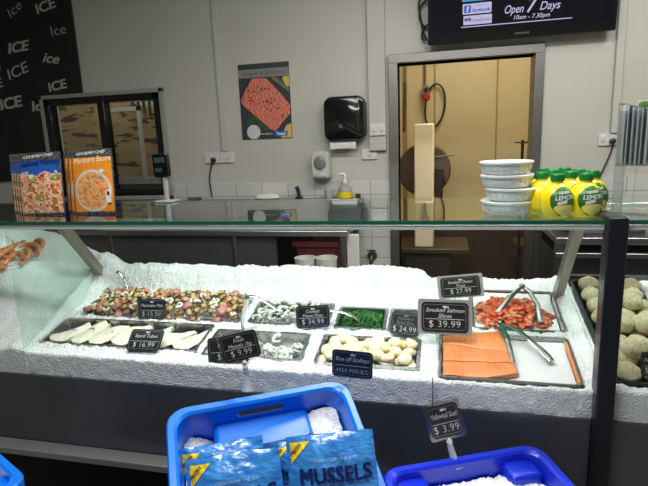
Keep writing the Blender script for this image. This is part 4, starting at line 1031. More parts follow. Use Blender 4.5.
# ------------------------------------------------------------------ price tags
CARD = mat('tag_black', (.012, .012, .013, 1), .32); CLEAR = glass('acrylic', (.86, .87, .87, 1), .10, .08, 1.0); TW = mat('tag_white', rgb(200, 200, 198), .5); TG = mat('tag_grey', rgb(120, 120, 118), .5)
WIRE = mat('wire', (.12, .12, .12, 1), .35, .8); GREYCARD = mat('tag_margin', rgb(146, 146, 142), .35)
def ptag(c, Y, lines, price, label, yaw=0, tilt=15, hold=0, pins=True, clip=None, margin=None, foot=None, dim=False):
    M, w, h = quad(c, Y, yaw, tilt)
    o = thing('price_tag', label, 'price tag', M @ T(0, 0, -h/2))
    W_, H_ = (w*.86, h*.84) if hold else (w, h)
    tw = TG if dim else TW
    m = MB().prism(rrect(-W_/2, W_/2, -H_/2, H_/2, H_*.14, None, 4), 0, .0022).xf(M); cd_ = part('card', m, CARD, o, smooth=False)
    a = rrect(-W_*.455, W_*.455, -H_*.43, H_*.43, H_*.10, None, 4); b = rrect(-W_*.445, W_*.445, -H_*.415, H_*.415, H_*.09, None, 4)
    n = len(a); m = MB(); m.add([(x, -.0006, z) for x, z in a+b], [(i, (i+1) % n, n+(i+1) % n, n+i) for i in range(n)], M); part('border', m, TG, cd_, smooth=False)
    m = MB(); k = len(lines)
    for i, s_ in enumerate(lines):
        hh_ = H_*.135 if k > 1 else H_*.155
        t_ = text(s_, hh_, .25, .0); wd = max(q_.x for q_ in t_.v)-min(q_.x for q_ in t_.v)
        sc = min(1, W_*.82/wd); t_.xf(M @ T(0, -.0006, H_*(.10 if k == 1 else .17-.19*i)) @ Matrix.Diagonal((sc, 1, 1, 1))); m = merge(m, t_)
    if lines: part('title', m, tw, cd_, smooth=False)
    m = MB().box(-W_*.41, W_*.41, -.0008, -.0004, -H_*.075, -H_*.06, M); part('rule', m, tw, cd_)
    t_ = text(price, H_*.22 if len(price) < 8 else H_*.15, .0, -.012, spacing=1.08); wd = max(q_.x for q_ in t_.v)-min(q_.x for q_ in t_.v); sc = min(1, W_*.8/wd)
    part('price', t_.xf(M @ T(0, -.0006, -H_*.34) @ Matrix.Diagonal((sc, 1, 1, 1))), TW, cd_, smooth=False)
    part('fish_mark', MB().ell((0, -.0006, H_*.345), H_*.075, .0005, H_*.04, 12, 6, M).prism([(H_*.06, H_*.345), (H_*.12, H_*.385), (H_*.12, H_*.305)], -.0011, -.0004, M), tw, cd_, smooth=False)
    if hold: part('holder', MB().prism(rrect(-w/2, w/2, -h/2, h/2, h*.07, None, 4), .0026, .005, M), GREYCARD if hold == 2 else CLEAR, o, smooth=False)
    if pins:
        for s_ in (-1, 1):
            x = s_*w*.05-.1*w
            part('pin', MB().tube([M @ Vector((x, .004, -h*.3)), M @ Vector((x, .002, -h*.52)), M @ Vector((x+.003, .004, -h*.52-.035))], .0011, 6), WIRE, o)
    if clip:
        p0 = M @ Vector((0, .004, -h*.5)); c0, c1 = clip
        part('swivel', MB().ell((p0+c0)/2, .008, .008, .010, 12, 8).tube([p0, c0], .005, 8), WHITEP, o)
        d = (c1-c0); part('clip', MB().tube([c0, c0+d*.25, c0+d*.6, c1], [.008, .008, .010, .016], 4, None, 0, .6, (0, 1, 0)), mat('clip_clear', rgb(196, 204, 212), .15, alpha=.6), o)
    return o
ptag(((137,299),(164,299),(166.5,319.5),(138.7,318.6)), 1.645, ['Marinara Mix'], '$ 15.50', 'black price tag for marinara mix at 15.50 stuck in the back left tray')
ptag(((132.5,328.5),(164,330),(159.4,351),(125.4,350)), 1.47, ['Squid Tubes'], '$ 16.99', 'black price tag for squid tubes at 16.99 leaning back on the white squid', 0, 45, pins=False)
ptag(((296.4,306.3),(328.8,304.7),(329.8,326.7),(295.8,328.3)), 1.63, ['Cooked', 'Prawn Meat'], '$ 34.99', 'black price tag for prawn meat at 34.99 right of the grey prawn tray', pins=False)
ptag(((332,348.7),(372.6,353.3),(372.6,379.2),(332,375.3)), 1.4105, ['Roe off Scallops'], '4950 PER/KG', 'black price tag for roe off scallops pinned in front of the scallop tray', 0, 0)
ptag(((393.6,311.5),(420,314),(418.5,337.4),(388,333)), 1.62, ['Seaweed', 'Salad Box'], '$ 24.99', 'black price tag at 24.99 leaning in the smallest tray', 0, 30, pins=False, dim=True)
ptag(((418.4,298.6),(472.7,300.5),(472,336),(417,333.4)), 1.56, ['Smoked Salmon', 'Slices'], '$ 39.99', 'large black price tag for smoked salmon at 39.99 in a clear holder', 0, 8, hold=2)
ptag(((437,276.8),(483.4,273),(483.4,296),(438.3,299.8)), 1.70, ['Smoked Ocean', 'Trout'], '$ 27.99', 'black price tag for smoked ocean trout at 27.99 behind the salmon tag', 0, 8, hold=2)
ptag(((207.5,340),(247,334),(249,364),(208,363)), 1.435, ['Marinara'], '$ 9.99', 'black price tag mostly hidden behind the clear holder tag on the blue tub', 0, 15)
ptag(((641,352),(672,353),(672,378),(641,376)), 1.45, ['Fish Cakes'], '$ 3.50', 'black price tag cut by the right edge, in front of the fish cakes', 0, 12)
# ------------------------------------------------------------------ things on the glass shelf
def bulge(u, v): return (1-abs(2*u-1)**2.6)*(1-abs(2*v-1)**2.6)
def pouch_mat(name, c1, c2, food):
    q = N(name); uvn = q.n('ShaderNodeUVMap'); uvn.uv_map = 'uv'; uv = uvn.outputs[0]
    sp = q.n('ShaderNodeSeparateXYZ'); q.l(uv, sp.inputs[0]); U, V = sp.outputs[0], sp.outputs[1]
    n1 = q.noise(uv, 7, 4, .6); n2 = q.noise(uv, 16, 4, .6)
    base = q.mix(q.math('ADD', q.math('MULTIPLY', n1, .5), q.math('MULTIPLY', V, .3)), c1, c2)
    # food disc
    dx = q.math('SUBTRACT', U, .5); dy = q.math('SUBTRACT', V, .36); r2 = q.math('ADD', q.math('MULTIPLY', q.math('MULTIPLY', dx, dx), 1.1), q.math('MULTIPLY', q.math('MULTIPLY', dy, dy), 2.0))
    wav = q.math('MULTIPLY', q.math('SUBTRACT', n1, .5), .09)
    if name.startswith('blue'): r2 = q.math('ADD', q.math('MULTIPLY', q.math('SUBTRACT', V, .02), .26), wav)
    plate = q.math('LESS_THAN', r2, .17 if name.startswith('blue') else .215)
    mpp = q.n('ShaderNodeMapping'); mpp.inputs['Scale'].default_value = (1, 1.3, 1); q.l(uv, mpp.inputs[0])
    fd = q.ramp(q.noise(mpp.outputs[0], 4.2 if name.startswith('blue') else 7.5, 3, .6), food, 'CONSTANT')
    fd = q.mix(q.math('MULTIPLY', n2, .5), fd, rgb(250, 214, 160)) if name.startswith('orange') else fd
    c = q.mix(plate, base, rgb(214, 206, 196)); c = q.mix(q.math('LESS_THAN', r2, .165), c, fd)
    top = q.math('GREATER_THAN', V, .875)
    e1 = q.math('GREATER_THAN', q.math('ABSOLUTE', q.math('SUBTRACT', U, .5)), .47); e2 = q.math('LESS_THAN', V, .035)
    ed = q.math('MAXIMUM', e1, q.math('MAXIMUM', top, e2)); wob = q.math('GREATER_THAN', q.noise(uv, 70, 2), .44)
    edge = q.mix(q.math('MULTIPLY', wob, .96), rgb(150, 150, 148), rgb(10, 10, 12)); c = q.mix(ed, c, edge)
    q.color(c); q.set(Roughness=.2); q.bump(q.noise(uv, 9, 3), .25, .006); return q.m
blueM = pouch_mat('blue_pouch_print', rgb(16, 52, 150), rgb(60, 120, 205), [(0, rgb(188, 66, 36)), (.36, rgb(222, 150, 108)), (.46, rgb(232, 208, 180)), (.515, rgb(204, 84, 48)), (.57, rgb(136, 160, 58)), (.65, rgb(226, 206, 116))])
orM = pouch_mat('orange_pouch_print', rgb(226, 120, 24), rgb(250, 176, 60), [(0, rgb(198, 60, 20)), (.40, rgb(228, 118, 40)), (.50, rgb(238, 176, 100)), (.58, rgb(70, 110, 40)), (.63, rgb(214, 84, 36)), (.70, rgb(250, 214, 150))])
FOIL = mat('foil_back', rgb(40, 40, 44), .3, .6)
def pouch(M, w, h, pm, title, col, label, group, dep=.020):
    o = thing('seafood_pouch', label, 'packet', M @ T(0, 0, -h/2), group)
    fz = lambda u, v: -dep*.5*bulge(u, v)*(1.3-.6*v)
    part('front', MB().grid(26, 34, lambda u, v: (w*(u-.5), fz(u, v)+.0016*nz(u*4, v*4, 3, w), h*(v-.5)), M), pm, o, smooth=True)
    part('back', MB().grid(14, 18, lambda u, v: (w*(.5-u), dep*.4*bulge(u, v)*(1.2-.5*v)+.0008, h*(v-.5)), M), FOIL, o, smooth=True)
    def dec(s_, hh_, u0, v0, mt, sh, bold, name, maxw=.86):
        t_ = text(s_, hh_*h, sh, bold); wd = max(q_.x for q_ in t_.v)-min(q_.x for q_ in t_.v); k = min(1.3, maxw*w/wd)
        t_.v = [Vector((q_.x*k+w*(u0-.5), 0, q_.z+h*(v0-.5)+.05*(q_.x*k) )) for q_ in t_.v]
        t_.v = [Vector((q_.x, fz(q_.x/w+.5, q_.z/h+.5)-.0022, q_.z)) for q_ in t_.v]; part(name, t_.xf(M), mt, o, smooth=False)
    dec('GOURMETCHEF', .042, .5, .925, WHITE_T, 0, .02, 'header_text', .7)
    dec(title, .085, .52, .80, col, .15, .015, 'title_text', .88)
    m = MB(); n = 14
    for (u, v, r, a) in ((.34, .62, .035, WHITE_T),) if 'blue' in pm.name else ((.76, .66, .035, WHITE_T),):
        m.add([(w*(u-.5)+r*w*1.6*cos(2*pi*k/n), fz(u, v)-.003, h*(v-.5)+r*w*1.2*sin(2*pi*k/n)) for k in range(n)], [tuple(range(n))], M)
    part('round_sticker', m, WHITE_T, o, smooth=False)
    if 'orange' in pm.name:
        part('serving_panel', MB().box(w*.34, w*.44, -.012, -.0095, -h*.33, -h*.14, M), WHITE_T, o, smooth=False); part('serving_icon', MB().box(w*.36, w*.42, -.0125, -.012, -h*.22, -h*.16, M), BLACK, o, smooth=False)
    return o
NAVY = mat('navy_print', rgb(22, 36, 110), .4); BRN = mat('cream_print', rgb(250, 232, 190), .4)
Yb = atz(45, 214.5, ZS).y
M, w, h = quad(((15,154),(60,152.5),(63.5,213),(26,216)), Yb, 0, 6)
bl_l = ['front blue pouch of seafood mornay, facing out on the glass shelf', 'second blue pouch directly behind the front one', 'third blue pouch from the front of the row', 'rearmost blue pouch in the row on the glass shelf']
hw0 = w
off = (M.inverted() @ Vector((M.translation.x, M.translation.y, ZS+.001))).z
M = M @ T(0, 0, 0)
for i in range(4):
    Mi = Matrix.Translation((-.033*i, .022*i, 0)) @ M; pouch(Mi, w*1.06, h*1.02, blueM, 'Seafood Mornay', NAVY, bl_l[i], 'blue seafood pouches')
Yo = atz(98, 213.5, ZS).y
M, w, h = quad(((66,150),(111.5,149),(115,212),(81.5,215)), Yo, 0, 6)
or_l = ['front orange pouch of marinara sauce with a spaghetti picture', 'second orange pouch behind the front one', 'rearmost orange pouch on the glass shelf']
for i in range(3):
    Mi = Matrix.Translation((-.036*i, .024*i, 0)) @ M; pouch(Mi, w*1.04, h, orM, 'Marinara Sauce', BRN, or_l[i], 'orange seafood pouches')
# takeaway tubs
q = N('tub_plastic'); q.color(rgb(232, 234, 236)); q.set(Roughness=.3); q.b.inputs['Subsurface Weight'].default_value = .3; q.b.inputs['Alpha'].default_value = 1; TUBW = q.m
LIDM = mat('tub_lid', rgb(222, 226, 228), .25)
tl = ['top round takeaway tub of the stack', 'second round takeaway tub from the top of the stack', 'third takeaway tub from the top, sticking out to the right', 'bottom round takeaway tub of the stack']
bY = atz(506, 214, ZS).y+.04
rt = .074
for i, (px, dz) in enumerate(((505, 3), (506, 2), (511, 1), (507, 0))):
    X = at(px, 200, bY).x; o = thing('takeaway_tub', tl[i]+' on the glass shelf', 'tub', T(X, bY, ZS+.0005+dz*.0375), 'takeaway tubs')
    part('bowl', MB().lathe([(.002, 0), (.058, 0), (.062, .003), (.069, .022), (.0705, .032), (.0705, .0335), (.002, .0335)], 40), TUBW, o, local=True)
    part('lid', MB().lathe([(.002, .0345), (.060, .0345), (.064, .0365), (.073, .0365), (.075, .034), (.0745, .029), (.0715, .029), (.0712, .0338), (.002, .0338)], 40), LIDM, o, local=True)
    m = MB()
    for k in range(26): a = 2*pi*k/26; m.box(-.0012, .0012, .0, .0015, .006, .024, R(math.degrees(a), 'Z') @ T(0, -.0615, 0) @ R(-32, 'X') if False else R(math.degrees(a), 'Z') @ T(0, -.0645, 0) @ R(17, 'X'))
    part('ribs', m, TUBW, o, local=True)
# lemon juice bottles
q = N('lemon_plastic'); q.color(rgb(240, 214, 20)); q.set(Roughness=.28); q.b.inputs['Subsurface Weight'].default_value = .15; q.b.inputs['Subsurface Radius'].default_value = (.01, .008, .002); LEM = q.m
CAPG = mat('cap_green', rgb(16, 122, 58), .35); LABG = mat('label_green', rgb(44, 112, 44), .4, var=.35, vs=70); LABY = mat('label_yellow', rgb(246, 232, 120), .4)
prof = [(.002, 0), (.030, 0), (.038, .006), (.044, .026), (.046, .046), (.043, .066), (.033, .084), (.022, .094), (.0165, .098), (.0165, .104), (.002, .104)]
def rad_at(z):
    for (r0, z0), (r1, z1) in zip(prof, prof[1:]):
        if z0 <= z <= z1 and z1 > z0: return r0+(r1-r0)*(z-z0)/(z1-z0)
    return .02
def lemon(M, label, full=True):
    o = thing('lemon_juice_bottle', label, 'bottle', M, 'lemon juice bottles')
    part('body', MB().lathe(prof, 32), LEM, o, local=True)
    m = MB().lathe([(.002, .104), (.0185, .1035), (.019, .106), (.018, .121), (.016, .124), (.002, .1245)], 24)
    for k in range(20): a = 2*pi*k/20; m.box(-.0008, .0008, -.0195, -.018, .106, .120, R(18*k, 'Z'))
    part('cap', m, CAPG, o, local=True)
    def wrap(x, z, e): r = rad_at(max(.002, min(.097, z)))+e; an = x/.045; return (r*sin(an), -r*cos(an), z)
    m = MB(); n = 40
    def rd(k): a = 2*pi*k/n; return (.042*cos(a), .054+.036*sin(a)) if sin(a) >= -.2 else (.042*cos(a)*(1-.0*abs(sin(a))), .052+.040*sin(a)*(1+.25*(abs(sin(a))**4)))
    def gridlab(m, f0, cx, cz, e):
        vs = [wrap(cx, cz, e)]; fs = []
        for j in range(1, 7):
            for k in range(n):
                x, z = f0(k); vs.append(wrap(cx+(x-cx)*j/6, cz+(z-cz)*j/6, e))
        for k in range(n): fs.append((0, 1+k, 1+(k+1) % n))
        for j in range(5):
            for k in range(n): k2 = (k+1) % n; fs.append((1+j*n+k, 1+(j+1)*n+k, 1+(j+1)*n+k2, 1+j*n+k2))
        m.add(vs, fs)
    gridlab(m, rd, 0, .052, .0006); lb_ = part('label', m, LABG, o, local=True, smooth=True)
    m = MB(); gridlab(m, lambda k: ((lambda a: (.031*cos(a)*(1 if sin(a) > 0 else 1-.25*sin(a)**2), .030+.010*sin(a) if sin(a) > 0 else .030+.022*sin(a)))(2*pi*k/n)), 0, .024, .0011); part('lemon_picture', m, LABY, lb_, local=True, smooth=True)
    for s_, hh_, z, mt, b_ in (('LEMON', .0115, .054, WHITE_T, .03), ('SQUEEZE', .0065, .071, WHITE_T, .02), ('Juice', .005, .029, WHITE_T, .02)):
        t_ = text(s_, hh_, .1, b_); t_.v = [Vector(wrap(q_.x, q_.z+z+.06*q_.x, .0014)) for q_ in t_.v]; part('label_text', t_, mt, lb_, local=True, smooth=False)
    m = MB(); m.grid(8, 2, lambda u, v: wrap(-.022+.026*u, .043+.010*v+.25*(-.022+.026*u), .002), uv=False); part('price_sticker', m, WHITEP, lb_, local=True, smooth=False)
    return o
L = [(541, 0, 'lemon juice bottle at the left end of the group, label turned away', -100), (557, 0, 'lemon juice bottle at front middle with green label facing out', 20), (585.5, 0, 'lemon juice bottle at front right with green label facing out', 16),
     (570, 0, 'lemon juice bottle in the second row, in the gap between the two front labels', 30), (592, 0, 'lemon juice bottle at the right end behind the front right one', 10),
     (552, 0, 'lemon juice bottle in the third row behind the left end one', 0), (578, 0, 'lemon juice bottle in the third row behind the front right one', 20), (543, 0, 'rearmost lemon juice bottle at left', 20), (564, 0, 'rearmost lemon juice bottle at right', 20)]
YY = [1.545, 1.465, 1.475, 1.552, 1.562, 1.632, 1.640, 1.712, 1.720]
XX = []
for i, (px, py, lb, rz) in enumerate(L):
    X = at(px, 190, YY[i]).x; M = T(X, YY[i], ZS+.0005) @ R(rz, 'Z') @ Matrix.Scale(.93, 4)
    if i == 0: LB0 = lemon(M, lb)
    else: copy_tree(LB0, M, lb)
# brochure stand on the right shelf
ACR = glass('holder_acrylic', (.9, .92, .93, 1), .10, .05, 1.0)
p = at(632, 216, 1.52); bx = at(634, 160, 1.55).x
M = T(bx+.02, 1.55, ZS) @ R(62, 'Z')
o = thing('brochure_holder', 'clear acrylic brochure holder at far right of the glass shelf', 'holder', M)
zt_ = at(620, 101, 1.55).z-ZS; zb_ = at(620, 164, 1.55).z-ZS
part('back', MB().box(-.06, .06, .05, .054, .0, zt_*.98), ACR, o, local=True, smooth=False)
part('foot', MB().box(-.06, .06, -.06, .054, 0.0005, .004), ACR, o, local=True, smooth=False)
part('pocket', MB().box(-.06, .06, -.062, -.059, zb_-.003, zb_+.12).box(-.06, .06, -.062, .05, zb_-.004, zb_-.001).box(-.0625, -.06, -.062, .05, zb_-.003, zb_+.14).box(.06, .0625, -.062, .05, zb_-.003, zb_+.14), ACR, o, local=True, smooth=False)
part('lower_pocket', MB().box(-.06, .06, -.14, -.137, zb_-.05, zb_+.03).box(-.06, .06, -.14, -.062, zb_-.053, zb_-.05), ACR, o, local=True, smooth=False)
BM = [mat('brochure_dark', rgb(58, 60, 64), .35), mat('brochure_grey', rgb(150, 154, 160), .35), mat('brochure_white', rgb(212, 214, 216), .35), mat('brochure_blue', rgb(120, 140, 175), .35)]
for k in range(9):
    y = -.05+.011*k; zz = zb_+.001; mt = BM[(0, 1, 0, 2, 0, 1, 3, 0, 2)[k]]
    oo = thing('brochure', 'glossy folded brochure standing in the clear upper pocket, seen edge on', 'brochure', M @ T(0, y, zz), 'brochures in the upper pocket')
    part('cover', MB().box(-.052, .052, 0, .003, 0, zt_-zb_-.01*(8-k)*.3-.012), mt, oo, local=True); part('pages', MB().box(-.051, .0525, .003, .0062, .001, zt_-zb_-.01*(8-k)*.3-.014), BM[2], oo, local=True)
for k in range(5):
    y = -.128+.011*k; mt = BM[(0, 2, 0, 3, 1)[k]]
    oo = thing('brochure', 'glossy folded brochure standing in the lower pocket, seen edge on', 'brochure', M @ T(0, y, zb_-.049), 'brochures in the lower pocket')
    part('cover', MB().box(-.052, .052, 0, .003, 0, .17), mt, oo, local=True); part('pages', MB().box(-.051, .0525, .003, .0062, .001, .168), BM[2], oo, local=True)
M2, w, h = quad(((634,100),(664,100),(664,126),(638,128)), 1.66, -20, 0)
oo = thing('header_card', 'white printed card with a green picture behind the brochures at the right edge', 'card', M2 @ T(0, 0, -h/2))
part('card', MB().box(-w/2, w/2, 0, .002, -h/2, h/2, M2), BM[2], oo); part('green_picture', MB().ell((-w*.2, -.0005, h*.35), w*.25, .001, h*.12, 12, 6, M2), mat('leaf_print', rgb(86, 130, 60), .5), oo)
m = MB()
for k in range(3): m.box(-w*.4, w*.3, -.0008, 0, -h*.1-.1*h*k, -h*.06-.1*h*k, M2)
part('print_lines', m, GREYP, oo)
part('easel_leg', MB().box(-w*.3, -w*.26, .002, .012, -(M2.translation.z-ZS-.001), 0, M2), ACR, oo)
# ================================================================== BLUE TUBS IN FRONT
def tub_mesh(Lx, Ly, H, slot=True, tx=.03):
    def lp(g, z, r=.05): return [(x, y, z) for x, y in rrect(-Lx/2+g, Lx/2-g, -Ly/2+g, Ly/2-g, max(.01, r-g*.3), None, 7)]
    wall = .006
    return MB().loops([lp(tx+.010, -H, .05), lp(tx, -H+.008), lp(.022, -.05), lp(.014, -.045), lp(.004, -.04), lp(0, -.034), lp(0, -.006), lp(.004, 0), lp(.018, 0), lp(.024, -.006), lp(.028, -.05), lp(tx+wall, -H+.014), lp(tx+.02, -H+.008)]), lp
def blue_tub(M, Lx, Ly, H, mt, label, icelev, icefn, icelabel, boss=True):
    o = thing('blue_tub', label, 'tub', M @ T(0, 0, -H))
    mb, lp = tub_mesh(Lx, Ly, H)
    mb.xf(M); sh = part('shell', mb, mt, o)
    if boss:
        # hand slot cut through the rear wall
        cut = MB().prism(rrect(-.062, .062, -.050, -.026, .011, None, 5), Ly/2-.06, Ly/2+.03, M)
        cme = mesh_of(cut, mt, 'cut', False); co_ = bpy.data.objects.new('cut', cme); COL.objects.link(co_); co_.matrix_world = Matrix()
        bpy.context.view_layer.update()
        co_.matrix_world = Matrix()
        sh_b = sh.modifiers.new('slot', 'BOOLEAN'); sh_b.operation = 'DIFFERENCE'; sh_b.object = co_; sh_b.solver = 'EXACT'
        bpy.context.view_layer.update()
        me = bpy.data.meshes.new_from_object(sh.evaluated_get(bpy.context.evaluated_depsgraph_get()))
        sh.modifiers.clear(); sh.data = me; bpy.data.objects.remove(co_)
        sh.data.polygons.foreach_set('use_smooth', [True]*len(sh.data.polygons)); sh.data.set_sharp_from_angle(angle=radians(38))
    if boss:
        yb = Ly/2-.03
        m = MB().loops([[(x, yb-.045-(.008 if z < -.1 else 0), z) for x, z in ()] or [(x, y, z) for x, y in rrect(-.125+g, .125-g, yb-.075, yb+.008, .012, None, 4)] for g, z in ((.0, -H+.02), (.002, -.073), (.006, -.066), (.012, -.062))])
        part('handle_block', m.xf(M), mt, o)
        part('ribs', MB().box(-.10, .10, yb-.079, yb-.073, -.11, -.105, M).box(-.10, .10, yb-.079, yb-.073, -.18, -.175, M), mt, o)
    if not boss:
        for sx in (-1, 1):
            part('corner_block', MB().loops([[(x+sx*(Lx/2-.075), y, z) for x, y in rrect(-.045+g, .045-g, Ly/2-.085+g, Ly/2-.024, .010, None, 4)] for g, z in ((0, -H+.02), (.001, -.034), (.005, -.028), (.01, -.025))]).xf(M), mt, o)
    a, b = Lx/2-.035, Ly/2-.035
    m = MB().grid(70, 80, lambda u, v: (-a+2*a*u, -b+2*b*v, icelev+icefn(u, v)+rough(u*.5+3, v*.5)*1.2), M, uv=False)
    single('crushed_ice', m, ICE, icelabel, 'ice', kind='stuff', smooth=True)
    return o
q = N('blue_plastic'); q.color(rgb(6, 112, 226)); q.set(Roughness=.3); q.bump(q.noise(q.co(), 140, 2), .06, .001); BLUE = q.m
q = N('deep_blue_plastic'); q.color(rgb(18, 44, 196)); q.set(Roughness=.3); q.bump(q.noise(q.co(), 140, 2), .06, .001); DBLUE = q.m
# centre tub: from rear rim corners
ZT = .95
A, B = atz(165, 411, ZT), atz(346, 379, ZT)
ang = math.atan2(B.y-A.y, B.x-A.x); Lx = (B-A).length; Ly = .62; H = .25
c_ = (A+B)/2; TM = T(c_.x, c_.y, ZT) @ Matrix.Rotation(ang, 4, 'Z') @ R(TILT, 'X') @ T(0, -Ly/2+.004, 0)
blue_tub(TM, Lx, Ly, H, BLUE, 'bright blue plastic tub holding mussel packets on ice in front of the case', -.12,
    lambda u, v: .075*sm(.55, .9, u)*sm(.45, .95, v)+.055*sm(.28, .05, u)*sm(.55, .9, v)-.02, 'crushed ice under the mussel packets in the bright blue tub')
ZT2 = .745
A, B = atz(384, 468, ZT2), atz(532, 443, ZT2)
ang2 = math.atan2(B.y-A.y, B.x-A.x); L2 = (B-A).length+.03; c2_ = (A+B)/2
TM2 = T(c2_.x, c2_.y, ZT2) @ Matrix.Rotation(ang2, 4, 'Z') @ R(TILT2, 'X') @ T(0, -.30, 0)
blue_tub(TM2, L2, .60, .22, DBLUE, 'deep blue plastic tub of ice at the bottom right, in front of the case', -.055, lambda u, v: .04*sin(pi*u)*sin(pi*v), 'crushed ice in the deep blue tub at bottom right', False)
A, B = atz(-62, 398, .80), atz(30, 478, .80)
ang3 = math.atan2(B.y-A.y, B.x-A.x); TM3 = T(B.x, B.y, .80) @ Matrix.Rotation(ang3, 4, 'Z') @ T(-.22, -.28, 0)
blue_tub(TM3, .44, .56, .24, BLUE, 'blue plastic tub cut by the bottom left corner', -.05, lambda u, v: .03*sin(pi*u)*sin(pi*v), 'crushed ice in the tub at bottom left corner', False)
# stand carrying the tubs
single('tub_stand', MB().box(-1.35, .60, .10, 1.30, .0, .20), MATBLACK, 'low black stand carrying the blue tubs in front of the case', 'stand', bevel=.005)
for (M_, lx, ly, h_, lab) in ((TM, Lx, Ly, H, 'black block under the bright blue tub'), (TM2, L2, .6, .22, 'black block under the deep blue tub'), (TM3, .44, .56, .24, 'black block under the tub at bottom left')):
    m = MB().box(-lx/2+.06, lx/2-.06, -ly/2+.06, ly/2-.06, -h_-.001-.0, -h_, M_); m.v = m.v[4:]+[Vector((q_.x, q_.y, .201)) for q_ in m.v[4:]]
    m.f = [[0,1,2,3],[7,6,5,4],[0,4,5,1],[1,5,6,2],[2,6,7,3],[3,7,4,0]]; m.mi = [0]*6
    single('riser', m, MATBLACK, lab, 'riser')
# mussel packets
q = N('mussel_film'); uvn = q.n('ShaderNodeUVMap'); uvn.uv_map = 'uv'; uv = uvn.outputs[0]
c = q.ramp(q.noise(uv, 4, 4, .6), [(.3, rgb(40, 112, 190)), (.7, rgb(64, 144, 214))]); q.color(c); q.set(Roughness=.22)
q.b.inputs['Coat Weight'].default_value = .6; q.b.inputs['Coat Roughness'].default_value = .06
mpp = q.n('ShaderNodeMapping'); mpp.inputs['Scale'].default_value = (5, 9, 1); mpp.inputs['Rotation'].default_value = (0, 0, .5); q.l(uv, mpp.inputs[0])
q.bump(q.noise(mpp.outputs[0], 1.3, 4, .5), .55, .008); FILM = q.m
YEL = mat('label_yellow_film', rgb(226, 196, 30), .3); NAV = mat('mussel_navy', rgb(16, 26, 92), .35)
q = N('mussel_shells'); co = q.co(); c = q.ramp(q.vor(co, 55), [(.1, rgb(70, 66, 70)), (.35, rgb(22, 20, 24)), (.6, rgb(6, 6, 8))]); q.color(c); q.set(Roughness=.2); q.bump(q.vor(co, 55), 1, .01); SHELL = q.m
def packet(M, w, h, label, win=True, sd=0):
    o = thing('mussel_packet', label, 'packet', M @ T(0, 0, -h/2), 'mussel packets')
    dep = .05
    fz = lambda u, v: -dep*.5*bulge(u, v)+.0035*nz(u*5, v*5, 1.2, sd)+.0016*nz(u*5+v*3, v*4, 3, sd+3)
    part('front', MB().grid(50, 56, lambda u, v: (w*(u-.5), fz(u, v), h*(v-.5)+.004*nz(u, sd, 4)*(v > .98)), M), FILM, o, smooth=True)
    part('back', MB().grid(16, 18, lambda u, v: (w*(.5-u), dep*.4*bulge(u, v)+.002, h*(v-.5)), M), FILM, o, smooth=True)
    def dec(t_, u0, v0, mt, name, e=.0022, rot=0):
        t_ = densify(t_, .006)
        a = radians(rot)
        t_.v = [Vector((w*(u0-.5)+q_.x*cos(a)-q_.z*sin(a), 0, h*(v0-.5)+q_.x*sin(a)+q_.z*cos(a))) for q_ in t_.v]
        t_.v = [Vector((q_.x, fz(max(0, min(1, q_.x/w+.5)), max(0, min(1, q_.z/h+.5)))-e, q_.z)) for q_ in t_.v]; part(name, t_.xf(M), mt, o, smooth=False)
    t_ = text('MUSSELS', .031*w/.2, 0, .035); wd = max(q_.x for q_ in t_.v)-min(q_.x for q_ in t_.v); k = .80*w/wd
    for q_ in t_.v: q_.x *= k
    dec(t_, .54, 1-.098/h*w/.2, NAV, 'brand_text', .0055)
    dec(text('FRESH FROM THE BAY', .0065*w/.2, .2, .0), .55, 1-.055/h*w/.2, mat('film_pale', rgb(150, 190, 226), .4), 'small_text')
    n = 6; vs = []; fs = []; s_ = .045*w/.2
    for j in range(n+1):
        for i in range(n+1-j): vs.append((i*s_/n, 0, -j*s_/n))
    idx = {}; kk = 0
    for j in range(n+1):
        for i in range(n+1-j): idx[(i, j)] = kk; kk += 1
    for j in range(n):
        for i in range(n-j):
            fs.append((idx[(i, j)], idx[(i, j+1)], idx[(i+1, j)]))
            if i+j < n-1: fs.append((idx[(i+1, j)], idx[(i, j+1)], idx[(i+1, j+1)]))
    m = MB(); m.add(vs, fs); dec(m, .05, 1-.012/h*w/.2, YEL, 'corner_flash', .0018)
    dec(text('FRESH', .008*w/.2, 0, .02), .05+.075, 1-.030/h*w/.2, NAV, 'flash_text', .003, 45)
    if win:
        W2, H2 = .40*w, .085*w/.2*1.4
        m = MB().grid(28, 20, lambda u, v: (-W2+2*W2*u+.0*v, 0, -H2+H2*v-.006*sin(pi*u*1.0)*0), uv=False); dec(m, .5, 1-.118/h*w/.2, SHELL, 'clear_window', .0016)
        m = MB(); nn = 24; vs = [(0, 0, 0)]+[(r_*.026*w/.2*cos(2*pi*k/nn), 0, r_*.026*w/.2*sin(2*pi*k/nn)) for r_ in (.5, 1) for k in range(nn)]
        fs = [(0, 1+k, 1+(k+1) % nn) for k in range(nn)]+[(1+k, 1+nn+k, 1+nn+(k+1) % nn, 1+(k+1) % nn) for k in range(nn)]
        m.add(vs, fs); dec(m, .20, 1-.140/h*w/.2, mat('lime_badge', rgb(206, 214, 40), .35), 'round_badge', .0022)
        dec(text('LIVE', .011*w/.2, 0, .02), .20, 1-.145/h*w/.2, NAV, 'badge_text', .003)
    return o
